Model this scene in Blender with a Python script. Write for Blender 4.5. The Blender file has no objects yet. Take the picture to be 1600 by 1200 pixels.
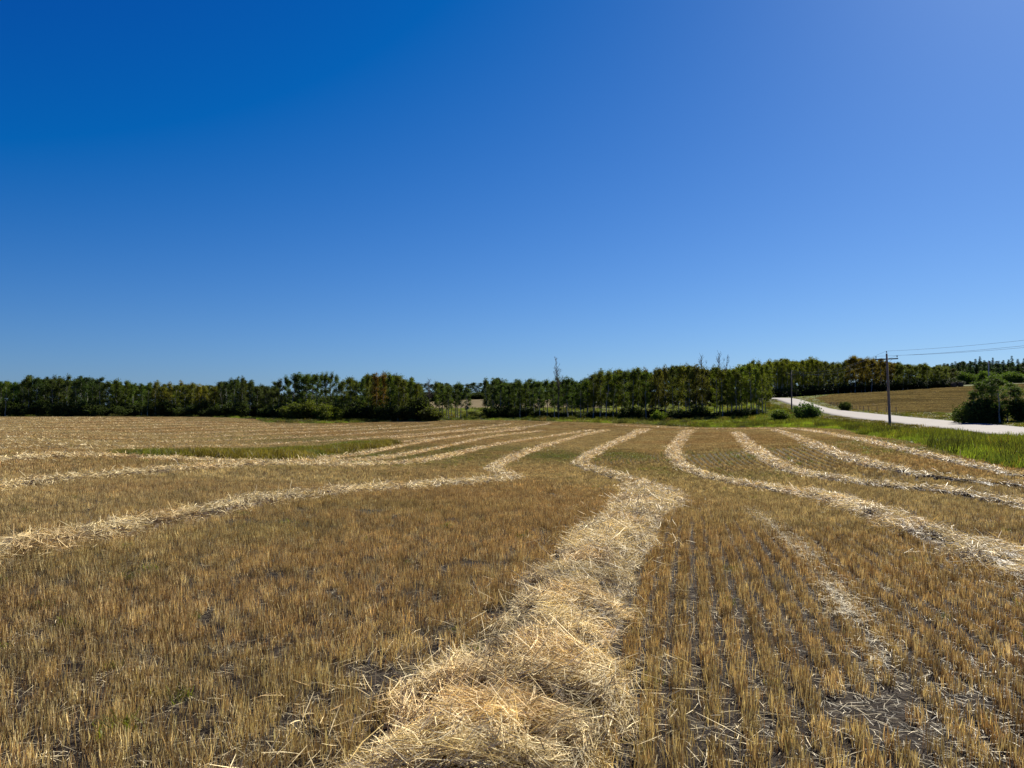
import bpy, math, random
import numpy as np
from mathutils import Vector, Matrix, Euler

# ------------------------------------------------------------------ camera, sky, sun
sc = bpy.context.scene
F = 1180.0; PITCH = math.atan(40 / F); EYE = 1.65
cam = bpy.data.cameras.new('camera'); cam_ob = bpy.data.objects.new('camera', cam); sc.collection.objects.link(cam_ob)
cam.sensor_width = 36; cam.lens = 36 * F / 1600; cam.clip_start = 0.05; cam.clip_end = 20000
cam_ob.location = (0, 0, EYE); cam_ob.rotation_euler = (math.radians(90) + PITCH, 0, 0)
sc.camera = cam_ob
SUN_EL, SUN_AZ = 38.0, 40.0
world = bpy.data.worlds.new('World'); sc.world = world; world.use_nodes = True
nt = world.node_tree; bg = nt.nodes['Background']; bg.inputs[1].default_value = 0.052
sky = nt.nodes.new('ShaderNodeTexSky'); sky.sky_type = 'NISHITA'; sky.sun_disc = False
sky.sun_elevation = math.radians(SUN_EL); sky.sun_rotation = math.radians(SUN_AZ)
sky.altitude = 700; sky.air_density = 1; sky.dust_density = 0.55; sky.ozone_density = 1
sep = nt.nodes.new('ShaderNodeSeparateColor'); com = nt.nodes.new('ShaderNodeCombineColor')
nt.links.new(sky.outputs[0], sep.inputs[0])
for ch, (g, k, c) in enumerate(((1, .43, -.80), (1, .58, -.52), (.89, 1.10, .1))):     # deeper, more polarised blue
    p = nt.nodes.new('ShaderNodeMath'); p.operation = 'POWER'; p.inputs[1].default_value = g
    m = nt.nodes.new('ShaderNodeMath'); m.operation = 'MULTIPLY_ADD'; m.inputs[1].default_value = k; m.inputs[2].default_value = c
    x = nt.nodes.new('ShaderNodeMath'); x.operation = 'MAXIMUM'; x.inputs[1].default_value = .02
    nt.links.new(sep.outputs[ch], p.inputs[0]); nt.links.new(p.outputs[0], m.inputs[0]); nt.links.new(m.outputs[0], x.inputs[0]); nt.links.new(x.outputs[0], com.inputs[ch])
nt.links.new(com.outputs[0], bg.inputs[0])
sun = bpy.data.lights.new('sun', 'SUN'); sun.energy = 5.0; sun.angle = math.radians(0.5); sun.color = (1, .93, .80)
sun_ob = bpy.data.objects.new('sun', sun); sc.collection.objects.link(sun_ob)
sun_ob.location = (40, 50, 60)
sun_ob.rotation_euler = (math.radians(90 - SUN_EL), 0, math.radians(180 - SUN_AZ))
sc.view_settings.view_transform = 'Standard'; sc.view_settings.look = 'None'
sc.view_settings.exposure = 0.94; sc.view_settings.gamma = 1
sc.cycles.max_bounces = 6; sc.cycles.diffuse_bounces = 2; sc.cycles.transmission_bounces = 4

rng = np.random.default_rng(7); random.seed(7)

# ------------------------------------------------------------------ survey: heights of the land
cp, sp = math.cos(PITCH), math.sin(PITCH)
def ray(px, py):
    a = (px - 800) / F; b = (600 - py) / F
    return np.array([a, cp - b * sp, sp + b * cp])
def at(px, py, Y):
    d = ray(px, py); t = Y / d[1]; return (d[0] * t, Y, d[2] * t + EYE)
SPOTS = '''0 765 16.5|0 720 25|0 700 34|0 690 46|0 680 60|0 670 80|0 660 102|0 652.5 130|-250 700 40|-250 670 85|-250 655 130
200 830 10.8|200 745 20|200 718 29|200 700 48|200 690 60|200 680 75|200 670 92|200 660 112|200 653 132
400 790 13.8|400 732 25.7|400 722 32|400 700 58|400 690 70|400 680 85|400 670 105|400 661 138
600 765 19.2|600 728 35.8|600 710 52|600 697 69|600 685 86|600 675 106|600 663 145
800 755 24|800 735 36|800 715 51|800 697 71|800 685 90|800 672 115|800 658 152
1000 780 18|1000 760 24|1000 740 32|1000 720 45|1000 700 66|1000 685 86|1000 672 108|1000 661 145
1200 850 9.6|1200 780 18|1200 745 28|1200 720 40|1200 700 56|1200 685 75|1200 673 98|1200 660 130|1200 645 165|1200 634 200
1400 900 7.8|1400 830 10.8|1400 780 15.5|1400 740 23|1400 710 35|1400 690 51|1391 674.5 85|1300 660 118|1300 668 98
1600 800 14.2|1600 750 21|1600 725 28|1600 705 39|1600 692 54|1700 720 32|1800 700 50
1600 686 65|1500 673 80.6|1400 661 105|1300 648 150|1275 642 168|1250 635 191|1237 632 206|1220 626 228|1208 623 245
1600 668.5 83.6|1500 659.5 103|1400 650 134|1300 639.5 192|1275 632.5 215|1250 624.5 243|1237 622.3 255|1215 622 262
1800 690 62|1800 675 76|1500 650 125|1400 643 160|1600 640 135|1400 630 210|1500 625 230|1600 620 240
1250 620 275|1300 616 290|1400 610.5 300|1500 604 325|1600 599 350|1800 600 350|1520 597 450|1600 592 480|1800 590 480|1300 612 450|1400 600 600
720 641 230|720 628 330|720 624 400|850 640 230|850 628 320|560 640 300|1000 640 230|1100 640 220|400 648 200|200 652 190|0 652 190|400 642 400|100 642 400|0 640 700|500 638 700|900 618 700|1200 605 700|1600 588 800'''
def controls():
    P = [at(*map(float, t.split())) for t in SPOTS.replace('\n', '|').split('|')]
    for X in (-9, -5, -2, 0, 2, 5, 8):
        for Y in (-6, -2, 1, 3, 6): P.append((X, Y, 0.0))
    P += [(-6, 9, .02), (0, 10, -.05), (5, 10, -.08), (-14, 4, .05), (14, 5, -.1), (-14, -10, 0), (12, -10, 0)]
    for k in range(12):
        th = math.radians(75 + k * 19)
        for r, z in ((25, -.2), (80, -.8), (250, -1.), (900, 2.)): P.append((r * math.sin(th), r * math.cos(th), z))
    for k in range(24):
        th = math.radians(15 * k); P.append((4000 * math.sin(th), 4000 * math.cos(th), 12.0))
    return np.array(P)
def warp(X, Y):
    r = np.hypot(X, Y); k = np.log1p(r / 10.0) / np.maximum(r, 1e-6)
    return np.stack([X * k, Y * k], -1)
CP = controls(); _W = warp(CP[:, 0], CP[:, 1]); _n = len(CP)
def _phi(r2): return 0.5 * r2 * np.log(np.maximum(r2, 1e-12))
_A = np.zeros((_n + 3, _n + 3)); _A[:_n, :_n] = _phi(((_W[:, None] - _W[None]) ** 2).sum(-1)) + np.eye(_n) * 2e-3
_A[:_n, _n] = 1; _A[:_n, _n + 1:] = _W; _A[_n:, :_n] = _A[:_n, _n:].T
_S = np.linalg.solve(_A, np.concatenate([CP[:, 2], np.zeros(3)]))
def H(X, Y):
    X = np.asarray(X, float); Y = np.asarray(Y, float); X, Y = np.broadcast_arrays(X, Y); sh = X.shape; X = X.ravel(); Y = Y.ravel(); out = np.empty(len(X))
    for i in range(0, len(X), 20000):
        w = warp(X[i:i + 20000], Y[i:i + 20000]); d = ((w[:, None] - _W[None]) ** 2).sum(-1)
        out[i:i + 20000] = _phi(d) @ _S[:_n] + _S[_n] + w @ _S[_n + 1:]
    return out.reshape(sh)
_T = np.geomspace(2, 900, 900)
def ground_at(px, py):
    d = ray(px, py); s = _T / d[1]; z = d[2] * s + EYE; h = H(d[0] * s, _T); k = int(np.argmax(z < h))
    if not (z < h).any(): return None
    if k == 0: Y = _T[0]
    else:
        e0 = z[k - 1] - h[k - 1]; e1 = h[k] - z[k]; Y = _T[k - 1] + (_T[k] - _T[k - 1]) * e0 / (e0 + e1)
    return (d[0] / d[1] * Y, Y)
def pts(s): return [tuple(map(float, t.split())) for t in s.split('|')]

# ------------------------------------------------------------------ noise
def _h(ix, iy, s):
    n = (ix.astype(np.int64) * 374761393 + iy.astype(np.int64) * 668265263 + s * 2147483647) & 0xFFFFFFFF
    n = ((n ^ (n >> 13)) * 1274126177) & 0xFFFFFFFF
    return ((n ^ (n >> 16)) & 0xFFFF) / 65535.0
def noise(x, y, s=0):
    x, y = np.broadcast_arrays(np.asarray(x, float), np.asarray(y, float))
    ix = np.floor(x); iy = np.floor(y); fx = x - ix; fy = y - iy; fx = fx * fx * (3 - 2 * fx); fy = fy * fy * (3 - 2 * fy)
    ix = ix.astype(np.int64); iy = iy.astype(np.int64)
    a = _h(ix, iy, s); b = _h(ix + 1, iy, s); c = _h(ix, iy + 1, s); d = _h(ix + 1, iy + 1, s)
    return (a + (b - a) * fx) * (1 - fy) + (c + (d - c) * fx) * fy
def fbm(x, y, s=0, o=3):
    t = 0; w = .5; tot = 0
    for k in range(o): t = t + w * noise(x * 2 ** k, y * 2 ** k, s + k * 17); tot += w; w *= .5
    return t / tot
def sstep(a, b, x): t = np.clip((x - a) / (b - a), 0, 1); return t * t * (3 - 2 * t)

# ------------------------------------------------------------------ materials
def nodes(name):
    m = bpy.data.materials.new(name); m.use_nodes = True; n = m.node_tree; n.nodes.clear()
    out = n.nodes.new('ShaderNodeOutputMaterial'); return m, n, out
def leafy(name, base, src, trans=.4, rough=.6, spec=.25, ttint=(1.15, 1.2, .6)):
    """thin plant matter. src: 'vcol' per-leaf colour attribute, 'inst' per-instance tint, 'obj' object colour (each times vcol)"""
    m, n, out = nodes(name); L = n.links
    rgb = n.nodes.new('ShaderNodeRGB'); rgb.outputs[0].default_value = (*base, 1); col = rgb.outputs[0]
    va = n.nodes.new('ShaderNodeAttribute'); va.attribute_name = 'col'
    def mul(a, b):
        x = n.nodes.new('ShaderNodeMix'); x.data_type = 'RGBA'; x.blend_type = 'MULTIPLY'; x.inputs[0].default_value = 1
        L.new(a, x.inputs[6]); L.new(b, x.inputs[7]); return x.outputs[2]
    col = mul(col, va.outputs[0])
    if src == 'inst':
        t = n.nodes.new('ShaderNodeAttribute'); t.attribute_type = 'INSTANCER'; t.attribute_name = 'tint'; col = mul(col, t.outputs[0])
    if src == 'obj':
        t = n.nodes.new('ShaderNodeObjectInfo'); col = mul(col, t.outputs['Color'])
    b = n.nodes.new('ShaderNodeBsdfPrincipled'); b.inputs['Roughness'].default_value = rough; b.inputs['Specular IOR Level'].default_value = spec
    tr = n.nodes.new('ShaderNodeBsdfTranslucent'); mx = n.nodes.new('ShaderNodeMixShader'); mx.inputs[0].default_value = trans
    tt = n.nodes.new('ShaderNodeRGB'); tt.outputs[0].default_value = (*ttint, 1)
    L.new(col, b.inputs[0]); L.new(mul(col, tt.outputs[0]), tr.inputs[0]); L.new(b.outputs[0], mx.inputs[1]); L.new(tr.outputs[0], mx.inputs[2]); L.new(mx.outputs[0], out.inputs[0])
    return m
def solid(name, base, rough=.8, nscale=8, namt=.35, spec=.2, bump=0, stretch=(1, 1, 1), metal=0):
    m, n, out = nodes(name); L = n.links
    tc = n.nodes.new('ShaderNodeTexCoord'); mp = n.nodes.new('ShaderNodeMapping'); mp.inputs['Scale'].default_value = stretch
    no = n.nodes.new('ShaderNodeTexNoise'); no.inputs['Scale'].default_value = nscale; no.inputs['Detail'].default_value = 6
    L.new(tc.outputs['Object'], mp.inputs[0]); L.new(mp.outputs[0], no.inputs['Vector'])
    r = n.nodes.new('ShaderNodeMapRange'); r.inputs[1].default_value = .3; r.inputs[2].default_value = .7; r.inputs[3].default_value = 1 - namt; r.inputs[4].default_value = 1 + namt
    L.new(no.outputs[0], r.inputs[0])
    x = n.nodes.new('ShaderNodeVectorMath'); x.operation = 'SCALE'; x.inputs[0].default_value = base; L.new(r.outputs[0], x.inputs['Scale'])
    b = n.nodes.new('ShaderNodeBsdfPrincipled'); b.inputs['Roughness'].default_value = rough; b.inputs['Specular IOR Level'].default_value = spec; b.inputs['Metallic'].default_value = metal
    L.new(x.outputs[0], b.inputs[0])
    if bump:
        bu = n.nodes.new('ShaderNodeBump'); bu.inputs['Strength'].default_value = bump; bu.inputs['Distance'].default_value = .02; L.new(no.outputs[0], bu.inputs['Height']); L.new(bu.outputs[0], b.inputs['Normal'])
    L.new(b.outputs[0], out.inputs[0]); return m

M_STUBBLE = leafy('stubble_stalk', (.53, .42, .205), 'inst', .20, .5, .2, (1.08, 1, .72))
M_STRAW = leafy('cut_straw', (.92, .77, .43), 'vcol', .16, .5, .12, (1.1, 1, .70))
M_GRASS = leafy('grass_blade', (.17, .19, .04), 'inst', .42, .5, .2)
M_FOLIAGE = leafy('leaf', (.092, .105, .030), 'obj', .38, .7, .08)
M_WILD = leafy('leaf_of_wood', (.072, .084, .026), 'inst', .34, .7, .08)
M_BARK = solid('aspen_bark', (.22, .21, .19), .85, 6, .5, .1, 0, (1, 1, .3))
M_DBARK = solid('dark_bark', (.10, .08, .06), .9, 6, .4, .1)
M_POLE = solid('weathered_pole_wood', (.20, .155, .115), .85, 9, .35, .15, .4, (4, 4, .3))
M_ARM = solid('dark_crossarm_wood', (.07, .055, .045), .8, 9, .3, .2)
M_PORC = solid('insulator_porcelain', (.10, .07, .06), .25, 4, .1, .5)
M_STEEL = solid('galvanised_steel', (.35, .36, .37), .45, 6, .15, .5, 0, (1, 1, 1), .8)
M_PALE = solid('bleached_pole_wood', (.42, .40, .37), .8, 9, .2, .15)
M_WIRE = solid('line_conductor', (.16, .16, .17), .5, 4, .05, .3)
M_POST = solid('fence_post_wood', (.13, .10, .08), .9, 9, .3, .1)
M_BALE = solid('old_hay', (.07, .06, .045), .95, 5, .5, .05, .6)

# ------------------------------------------------------------------ mesh helpers
def mesh_np(name, V, Fq, mat, attrs=None, smooth=False, three=None):
    me = bpy.data.meshes.new(name); V = np.asarray(V, np.float32); Fq = np.asarray(Fq, np.int32)
    k = Fq.shape[1]; me.vertices.add(len(V)); me.vertices.foreach_set('co', V.ravel())
    me.loops.add(Fq.size); me.loops.foreach_set('vertex_index', Fq.ravel())
    me.polygons.add(len(Fq)); me.polygons.foreach_set('loop_start', np.arange(0, Fq.size, k, dtype=np.int32))
    me.polygons.foreach_set('use_smooth', np.full(len(Fq), smooth))
    for a, val in (attrs or {}).items():
        at_ = me.attributes.new(a, 'FLOAT_COLOR', 'POINT'); val = np.asarray(val, np.float32)
        if val.shape[1] == 3: val = np.concatenate([val, np.ones((len(val), 1), np.float32)], 1)
        at_.data.foreach_set('color', val.ravel())
    me.update(calc_edges=True); me.validate(); me.materials.append(mat); return me
def tag(o, label=None, cat=None, group=None, kind=None):
    if label: o['label'] = label
    if cat: o['category'] = cat
    if group: o['group'] = group
    if kind: o['kind'] = kind
    return o
def link(name, data, parent=None, loc=None):
    o = bpy.data.objects.new(name, data); sc.collection.objects.link(o)
    if parent: o.parent = parent
    if loc is not None: o.location = loc
    return o
class MB:
    def __init__(s): s.v = []; s.f = []; s.c = []
    def add(s, V, Q, c=(1, 1, 1)):
        b = len(s.v); s.v += [tuple(p) for p in V]; s.f += [tuple(i + b for i in q) for q in Q]; s.c += [c] * len(V)
    def tube(s, P, R, n=6, c=(1, 1, 1), cap=True):
        P = [Vector(p) for p in P]; V = []; Q = []
        for i, p in enumerate(P):
            d = (P[min(i + 1, len(P) - 1)] - P[max(i - 1, 0)]).normalized(); a = d.orthogonal().normalized() if i == 0 else (a - d * a.dot(d)).normalized(); b = d.cross(a)
            for k in range(n):
                t = 2 * math.pi * k / n; V.append(p + (a * math.cos(t) + b * math.sin(t)) * R[i])
        for i in range(len(P) - 1):
            for k in range(n): Q.append((i * n + k, i * n + (k + 1) % n, (i + 1) * n + (k + 1) % n, (i + 1) * n + k))
        if cap:
            for base, rev in ((0, True), ((len(P) - 1) * n, False)):
                V.append(P[0] if rev else P[-1]); ci = len(V) - 1
                for k in range(0, n): 
                    q = (base + k, base + (k + 1) % n, ci, ci); Q.append(q if not rev else q)
        s.add(V, Q, c)
    def box(s, c0, size, rz=0):
        x, y, z = [v / 2 for v in size]; ca, sa = math.cos(rz), math.sin(rz)
        V = [(c0[0] + a * x * ca - b * y * sa, c0[1] + a * x * sa + b * y * ca, c0[2] + c * z) for c in (-1, 1) for a, b in ((-1, -1), (1, -1), (1, 1), (-1, 1))]
        s.add(V, [(3, 2, 1, 0), (4, 5, 6, 7), (0, 1, 5, 4), (1, 2, 6, 5), (2, 3, 7, 6), (3, 0, 4, 7)])
    def lathe(s, prof, o=(0, 0, 0), n=12):
        V = [(o[0] + r * math.cos(2 * math.pi * k / n), o[1] + r * math.sin(2 * math.pi * k / n), o[2] + z) for r, z in prof for k in range(n)]
        Q = [(i * n + k, i * n + (k + 1) % n, (i + 1) * n + (k + 1) % n, (i + 1) * n + k) for i in range(len(prof) - 1) for k in range(n)]
        s.add(V, Q)
    def mesh(s, name, mat, smooth=True):
        me = bpy.data.meshes.new(name)
        F2 = [tuple(dict.fromkeys(q)) for q in s.f]
        me.from_pydata(s.v, [], F2); me.polygons.foreach_set('use_smooth', [smooth] * len(me.polygons))
        a = me.attributes.new('col', 'FLOAT_COLOR', 'POINT'); a.data.foreach_set('color', np.array([(*c, 1) for c in s.c], np.float32).ravel())
        me.update(); me.materials.append(mat); return me
def cards(C, S, rng, flat=0.0, aspect=1.3):
    """quads of size S at centres C with random orientation -> V, Q"""
    N = len(C); d = rng.normal(size=(N, 3)); d[:, 2] *= (1 - flat); d /= np.linalg.norm(d, axis=1)[:, None] + 1e-9
    e = rng.normal(size=(N, 3)); e -= d * (d * e).sum(1)[:, None]; e /= np.linalg.norm(e, axis=1)[:, None] + 1e-9
    S = np.broadcast_to(S, (N,))[:, None]; f = np.cross(d, e)
    V = np.stack([C - d * S * aspect / 2, C + e * S / 2 + f * S * .12, C + d * S * aspect / 2, C - e * S / 2 + f * S * .12], 1)
    return V.reshape(-1, 3), np.arange(4 * N).reshape(N, 4)
def ribbons(P, D, Sd, L, w, bend, seg=3):
    """bent ribbons centred at P, direction D, side Sd (unit), length L, width w, bend vector (N,3)"""
    N = len(P); t = np.linspace(-.5, .5, seg + 1)[None, :, None]
    cen = P[:, None] + D[:, None] * (L[:, None, None] * t) + bend[:, None] * (1 - 4 * t * t)
    tw = (w / 2)[:, None, None] * (1 - .5 * np.abs(2 * t) ** 3) * Sd[:, None]
    V = np.stack([cen - tw, cen + tw], 2).reshape(N, -1, 3); k = 2 * (seg + 1)
    base = (np.arange(N) * k)[:, None, None]; q = np.array([[2 * i, 2 * i + 1, 2 * i + 3, 2 * i + 2] for i in range(seg)])[None]
    return V.reshape(-1, 3), (base + q).reshape(-1, 4), k

# ------------------------------------------------------------------ windrow paths (plan, from the ground)
def path(s, near=None):
    P = [ground_at(x, y) for x, y in pts(s)]; P = [p for p in P if p]
    if near: P = near + P
    P = np.array(P)
    for it in range(3):                                    # corner cutting, to one smooth line
        a = P[:-1] * .75 + P[1:] * .25; b = P[:-1] * .25 + P[1:] * .75
        P = np.concatenate([P[:1], np.stack([a, b], 1).reshape(-1, 2), P[-1:]])
    return P
SW = {}
SW['centre'] = path('775 1190|812 1100|860 1000|890 945|915 900|957 850|1002 805|1020 785|1018 771|994 757|940 740|910 730|904 723|920 713|950 697|985 682|1008 672', [(-2.2, -5), (-1.2, -1), (-.5, 1.8)])
SW['left1'] = path('0 868|60 858|130 846|200 828|280 814|340 804|400 788|450 781|520 774|590 768|650 763|720 758|770 754|800 751|803 747|785 743|770 736|778 728|800 716|850 697|900 683|948 673', [(-7.5, 2), (-6.6, 6)])
SW['left2'] = path('0 766|100 750|200 745|300 735|400 728|500 730|600 728|637 725|700 714|750 701|800 691|850 684|900 677|925 673', [(-13, 5), (-11.8, 13)])
SW['left3'] = path('0 722|60 717|130 713|250 719|330 724|430 727|570 721|612 716|667 705|725 692|762 684|800 679|850 674', [(-19, 12), (-17.6, 20)])
SW['left4'] = path('470 722|512 717|555 713|592 705|637 696|665 691|700 685|757 677|820 671')
SW['left5'] = path('612 686|650 683|700 676|760 671|820 668')
SW['right1'] = path('1600 890|1500 860|1440 836|1400 822|1350 802|1300 785|1250 773|1180 763|1120 751|1080 738|1060 724|1051 710|1055 697|1066 685|1075 673', [(4.6, -3), (5.0, 3)])
SW['right2'] = path('1600 797|1540 783|1476 772|1390 764|1325 756|1260 745|1216 728|1182 706|1165 690|1150 677', [(10, -2), (9.8, 8)])
SW['right3'] = path('1600 763|1520 756|1455 749|1412 741|1347 723|1282 699|1238 680|1210 673', [(15, 0), (13.6, 12)])
SW['right4'] = path('1600 748|1560 740|1520 730|1433 710|1368 693|1312 680|1250 672', [(16, 8), (15.2, 16)])
SW['head'] = path('960 665|1020 668|1080 670.5|1140 671|1200 670.5|1260 671.5')
def hill(X0, y0, y1):
    Y = np.linspace(y0, y1, 30); return np.stack([X0 + .263 * Y + 1.2 * np.sin(Y / 23 + X0), Y], 1)
HILLS = [hill(-30.5 - 6.6 * k, max(14, 22 + k * 2), 141 - k * 1.2) for k in range(14)]
LINES = [(-8.2, 'left1'), (-1.15, 'centre'), (3.2, 'right1'), (5.9, 'right2'), (7.7, 'right3')]
YG = np.linspace(-6, 120, 400)
def shift_table():
    rows = []
    for q, k in LINES:
        P = SW[k]; o = np.argsort(P[:, 1]); x0 = np.interp(YG, P[o, 1], P[o, 0]) - .263 * YG - q
        x0 = np.where(YG < 8.5, 0, x0) if q > 0 else x0
        ker = np.hanning(41); ker /= ker.sum(); rows.append(np.convolve(np.pad(x0, 20, 'edge'), ker, 'valid'))
    return np.array(rows)
SHIFT = shift_table(); QS = np.array([q for q, _ in LINES])
def row_x(q, Y):
    """X of the seed row q at distance Y"""
    cols = np.clip((Y - YG[0]) / (YG[1] - YG[0]), 0, len(YG) - 1.001); i = cols.astype(int); f = cols - i
    out = np.zeros_like(q); s = SHIFT[:, i] * (1 - f) + SHIFT[:, i + 1] * f
    qq = np.clip(q, QS[0], QS[-1]); k = np.clip(np.searchsorted(QS, qq) - 1, 0, len(QS) - 2); w = (qq - QS[k]) / (QS[k + 1] - QS[k])
    idx = np.arange(len(q)); return q + .263 * Y + s[k, idx] * (1 - w) + s[k + 1, idx] * w

# ------------------------------------------------------------------ zones of the land
ROAD_N = np.array([at(*t)[:2] for t in pts('1600 686 65|1500 673 80.6|1400 661 105|1300 648 150|1275 642 168|1250 635 191|1237 632 206|1220 626 228|1208 623 245')])
ROAD_F = np.array([at(*t)[:2] for t in pts('1600 668.5 83.6|1500 659.5 103|1400 650 134|1300 639.5 192|1275 632.5 215|1250 624.5 243|1237 622.3 255|1215 622 262')])
EDGE = [ground_at(x, y) for x, y in pts('415 660.5|500 662|600 659.5|700 657|800 657|900 660|960 662|1000 663|1060 667|1130 669|1200 668|1260 669|1325 673|1390 686|1475 702|1550 724|1600 734')]
EDGE = [(-300, 172), (-160, 172), (-92, 172), (-70, 170), (-54, 160)] + EDGE + [(16.5, 18), (17.5, 5), (18, -30)]
EDGE = np.array(EDGE)
def in_poly(x, y, P):
    c = np.zeros(x.shape, bool); j = len(P) - 1
    for i in range(len(P)):
        xi, yi = P[i]; xj, yj = P[j]
        c ^= ((yi > y) != (yj > y)) & (x < (xj - xi) * (y - yi) / ((yj - yi) + 1e-12) + xi); j = i
    return c
FIELD = np.concatenate([EDGE, [(18, -60), (-260, -60)]])
FAR_R = np.array([ground_at(x, y) if y > 0 else None for x, y in pts('1620 644|1560 644|1500 645|1400 644.5|1360 642|1320 637.5|1290 629|1275 622|1300 617|1400 611.5|1500 604.5|1600 600')])
FAR_C = np.array([(-40, 250), (30, 240), (30, 380), (-60, 400)])
def dist_line(x, y, P):
    d = np.full(x.shape, 1e9)
    for a, b in zip(P[:-1], P[1:]):
        ab = b - a; t = np.clip(((x - a[0]) * ab[0] + (y - a[1]) * ab[1]) / (ab @ ab + 1e-9), 0, 1)
        d = np.minimum(d, np.hypot(x - a[0] - t * ab[0], y - a[1] - t * ab[1]))
    return d
REED = np.array([ground_at(x, y) for x, y in pts('165 712|230 716|300 718|345 720|420 724|465 720|500 714|548 706|580 700|622 693|600 692|540 697|500 702|455 701|400 705|340 704|290 707|220 708')])
GREENS = [(ground_at(x, y), rx, ry, a) for x, y, rx, ry, a in ((868, 713, 3.0, 9, .95), (975, 712, 2.2, 8, .95), (600, 712, 8, 9, .8), (690, 703, 7, 9, .75), (520, 722, 5, 3, .7), (800, 703, 3, 8, .45), (330, 728, 6, 2, .25), (640, 716, 6, 8, .6),
           (1500, 707, 3.2, 7, .75), (1400, 690, 3, 12, .6), (1130, 715, 3, 14, .28), (1040, 735, 2.5, 8, .4), (430, 830, 1.2, 1.5, .3), (560, 790, 2, 2, .25), (130, 880, 1.4, 1.2, .25), (1160, 745, 2.5, 5, .35), (500, 690, 8, 8, .5), (1300, 700, 2.5, 9, .25))]
def green_amount(x, y):
    g = np.zeros(np.shape(x))
    for (c, rx, ry, a) in GREENS:
        d = ((x - c[0]) / rx) ** 2 + ((y - c[1]) / ry) ** 2; g = np.maximum(g, a * np.exp(-d))
    return np.clip(g * (.6 + .8 * fbm(x * .5, y * .4, 5)), 0, 1)
def green_tone(g, n): 
    return g

# ------------------------------------------------------------------ ground
def build_ground():
    th = np.radians(np.concatenate([np.arange(-46, 46, .16), np.arange(46, 314, 1.6)])); na = len(th)
    r = np.concatenate([[.02, .3], np.geomspace(.6, 6000, 470)]); nr = len(r)
    R, T = np.meshgrid(r, th, indexing='ij'); X = R * np.sin(T); Y = R * np.cos(T); Z = H(X, Y)
    near = sstep(30, 12, R)
    Z = Z + near * ((fbm(X * 5, Y * 5, 3, 3) - .5) * .035 + (fbm(X * 22, Y * 22, 9, 2) - .5) * .022)
    Z -= sstep(2.0, 0, np.minimum(dist_line(X, Y, ROAD_N), 9)) * .18 * (R > 50)
    V = np.stack([X, Y, Z], -1).reshape(-1, 3)
    i = np.arange(nr - 1)[:, None]; j = np.arange(na)[None]; j2 = (j + 1) % na
    Q = np.stack([i * na + j, i * na + j2, (i + 1) * na + j2, (i + 1) * na + j], -1).reshape(-1, 4)
    x, y = V[:, 0], V[:, 1]; fld = in_poly(x, y, FIELD); fr = in_poly(x, y, FAR_R); fc = in_poly(x, y, FAR_C)
    verge = (~fld & ~fr & ~fc).astype(float); far = (fr | fc).astype(float); g = green_amount(x, y) * fld
    g = np.maximum(g, .9 * in_poly(x, y, REED))
    lit = sstep(5, 36, np.hypot(x, y)) * fld
    A = np.stack([verge, far, g, lit], 1)
    m, n, out = nodes('field_ground'); L = n.links
    a = n.nodes.new('ShaderNodeAttribute'); a.attribute_name = 'zone'; s = n.nodes.new('ShaderNodeSeparateColor'); L.new(a.outputs['Color'], s.inputs[0])
    geo = n.nodes.new('ShaderNodeNewGeometry')
    def nz(scale, det=6, dist=0, rough=.55):
        q = n.nodes.new('ShaderNodeTexNoise'); q.inputs['Scale'].default_value = scale; q.inputs['Detail'].default_value = det; q.inputs['Distortion'].default_value = dist; q.inputs['Roughness'].default_value = rough; L.new(geo.outputs['Position'], q.inputs['Vector']); return q.outputs[0]
    def mr(v, a0, a1, b0=0, b1=1):
        q = n.nodes.new('ShaderNodeMapRange'); q.inputs[1].default_value = a0; q.inputs[2].default_value = a1; q.inputs[3].default_value = b0; q.inputs[4].default_value = b1; L.new(v, q.inputs[0]); return q.outputs[0]
    def mix(f, c1, c2):
        q = n.nodes.new('ShaderNodeMix'); q.data_type = 'RGBA'
        if isinstance(f, float): q.inputs[0].default_value = f
        else: L.new(f, q.inputs[0])
        for k, c in ((6, c1), (7, c2)):
            if isinstance(c, tuple): q.inputs[k].default_value = (*c, 1)
            else: L.new(c, q.inputs[k])
        return q.outputs[2]
    soil = mix(mr(nz(14), .35, .65), (.011, .009, .008), (.036, .028, .022))
    soil = mix(mr(nz(70, 3), .54, .68), soil, (.085, .065, .04))
    straw = mix(mr(nz(1.1, 5), .35, .65), (.065, .047, .022), (.11, .082, .038))
    fieldc = mix(a.outputs['Alpha'], soil, straw)
    fieldc = mix(s.outputs[2], fieldc, mix(mr(nz(1.5), .35, .65), (.035, .04, .014), (.06, .062, .02)))
    vg = mix(mr(nz(.35, 8), .35, .65), (.05, .06, .016), (.11, .12, .03))
    fb = mix(mr(nz(.09, 8, 1.5), .35, .65), (.10, .078, .036), (.17, .13, .062))
    # long cultivation streaks on the far fields
    c = mix(s.outputs[0], fieldc, vg); c = mix(s.outputs[1], c, fb)
    b = n.nodes.new('ShaderNodeBsdfPrincipled'); b.inputs['Roughness'].default_value = .95; b.inputs['Specular IOR Level'].default_value = .08; L.new(c, b.inputs[0])
    bu = n.nodes.new('ShaderNodeBump'); bu.inputs['Distance'].default_value = .03; bu.inputs['Strength'].default_value = .8; L.new(nz(28, 5), bu.inputs['Height']); L.new(bu.outputs[0], b.inputs['Normal'])
    L.new(b.outputs[0], out.inputs[0])
    o = link('ground', mesh_np('ground', V, Q, m, {'zone': A}, smooth=True)); tag(o, kind='structure')
build_ground()

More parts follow.
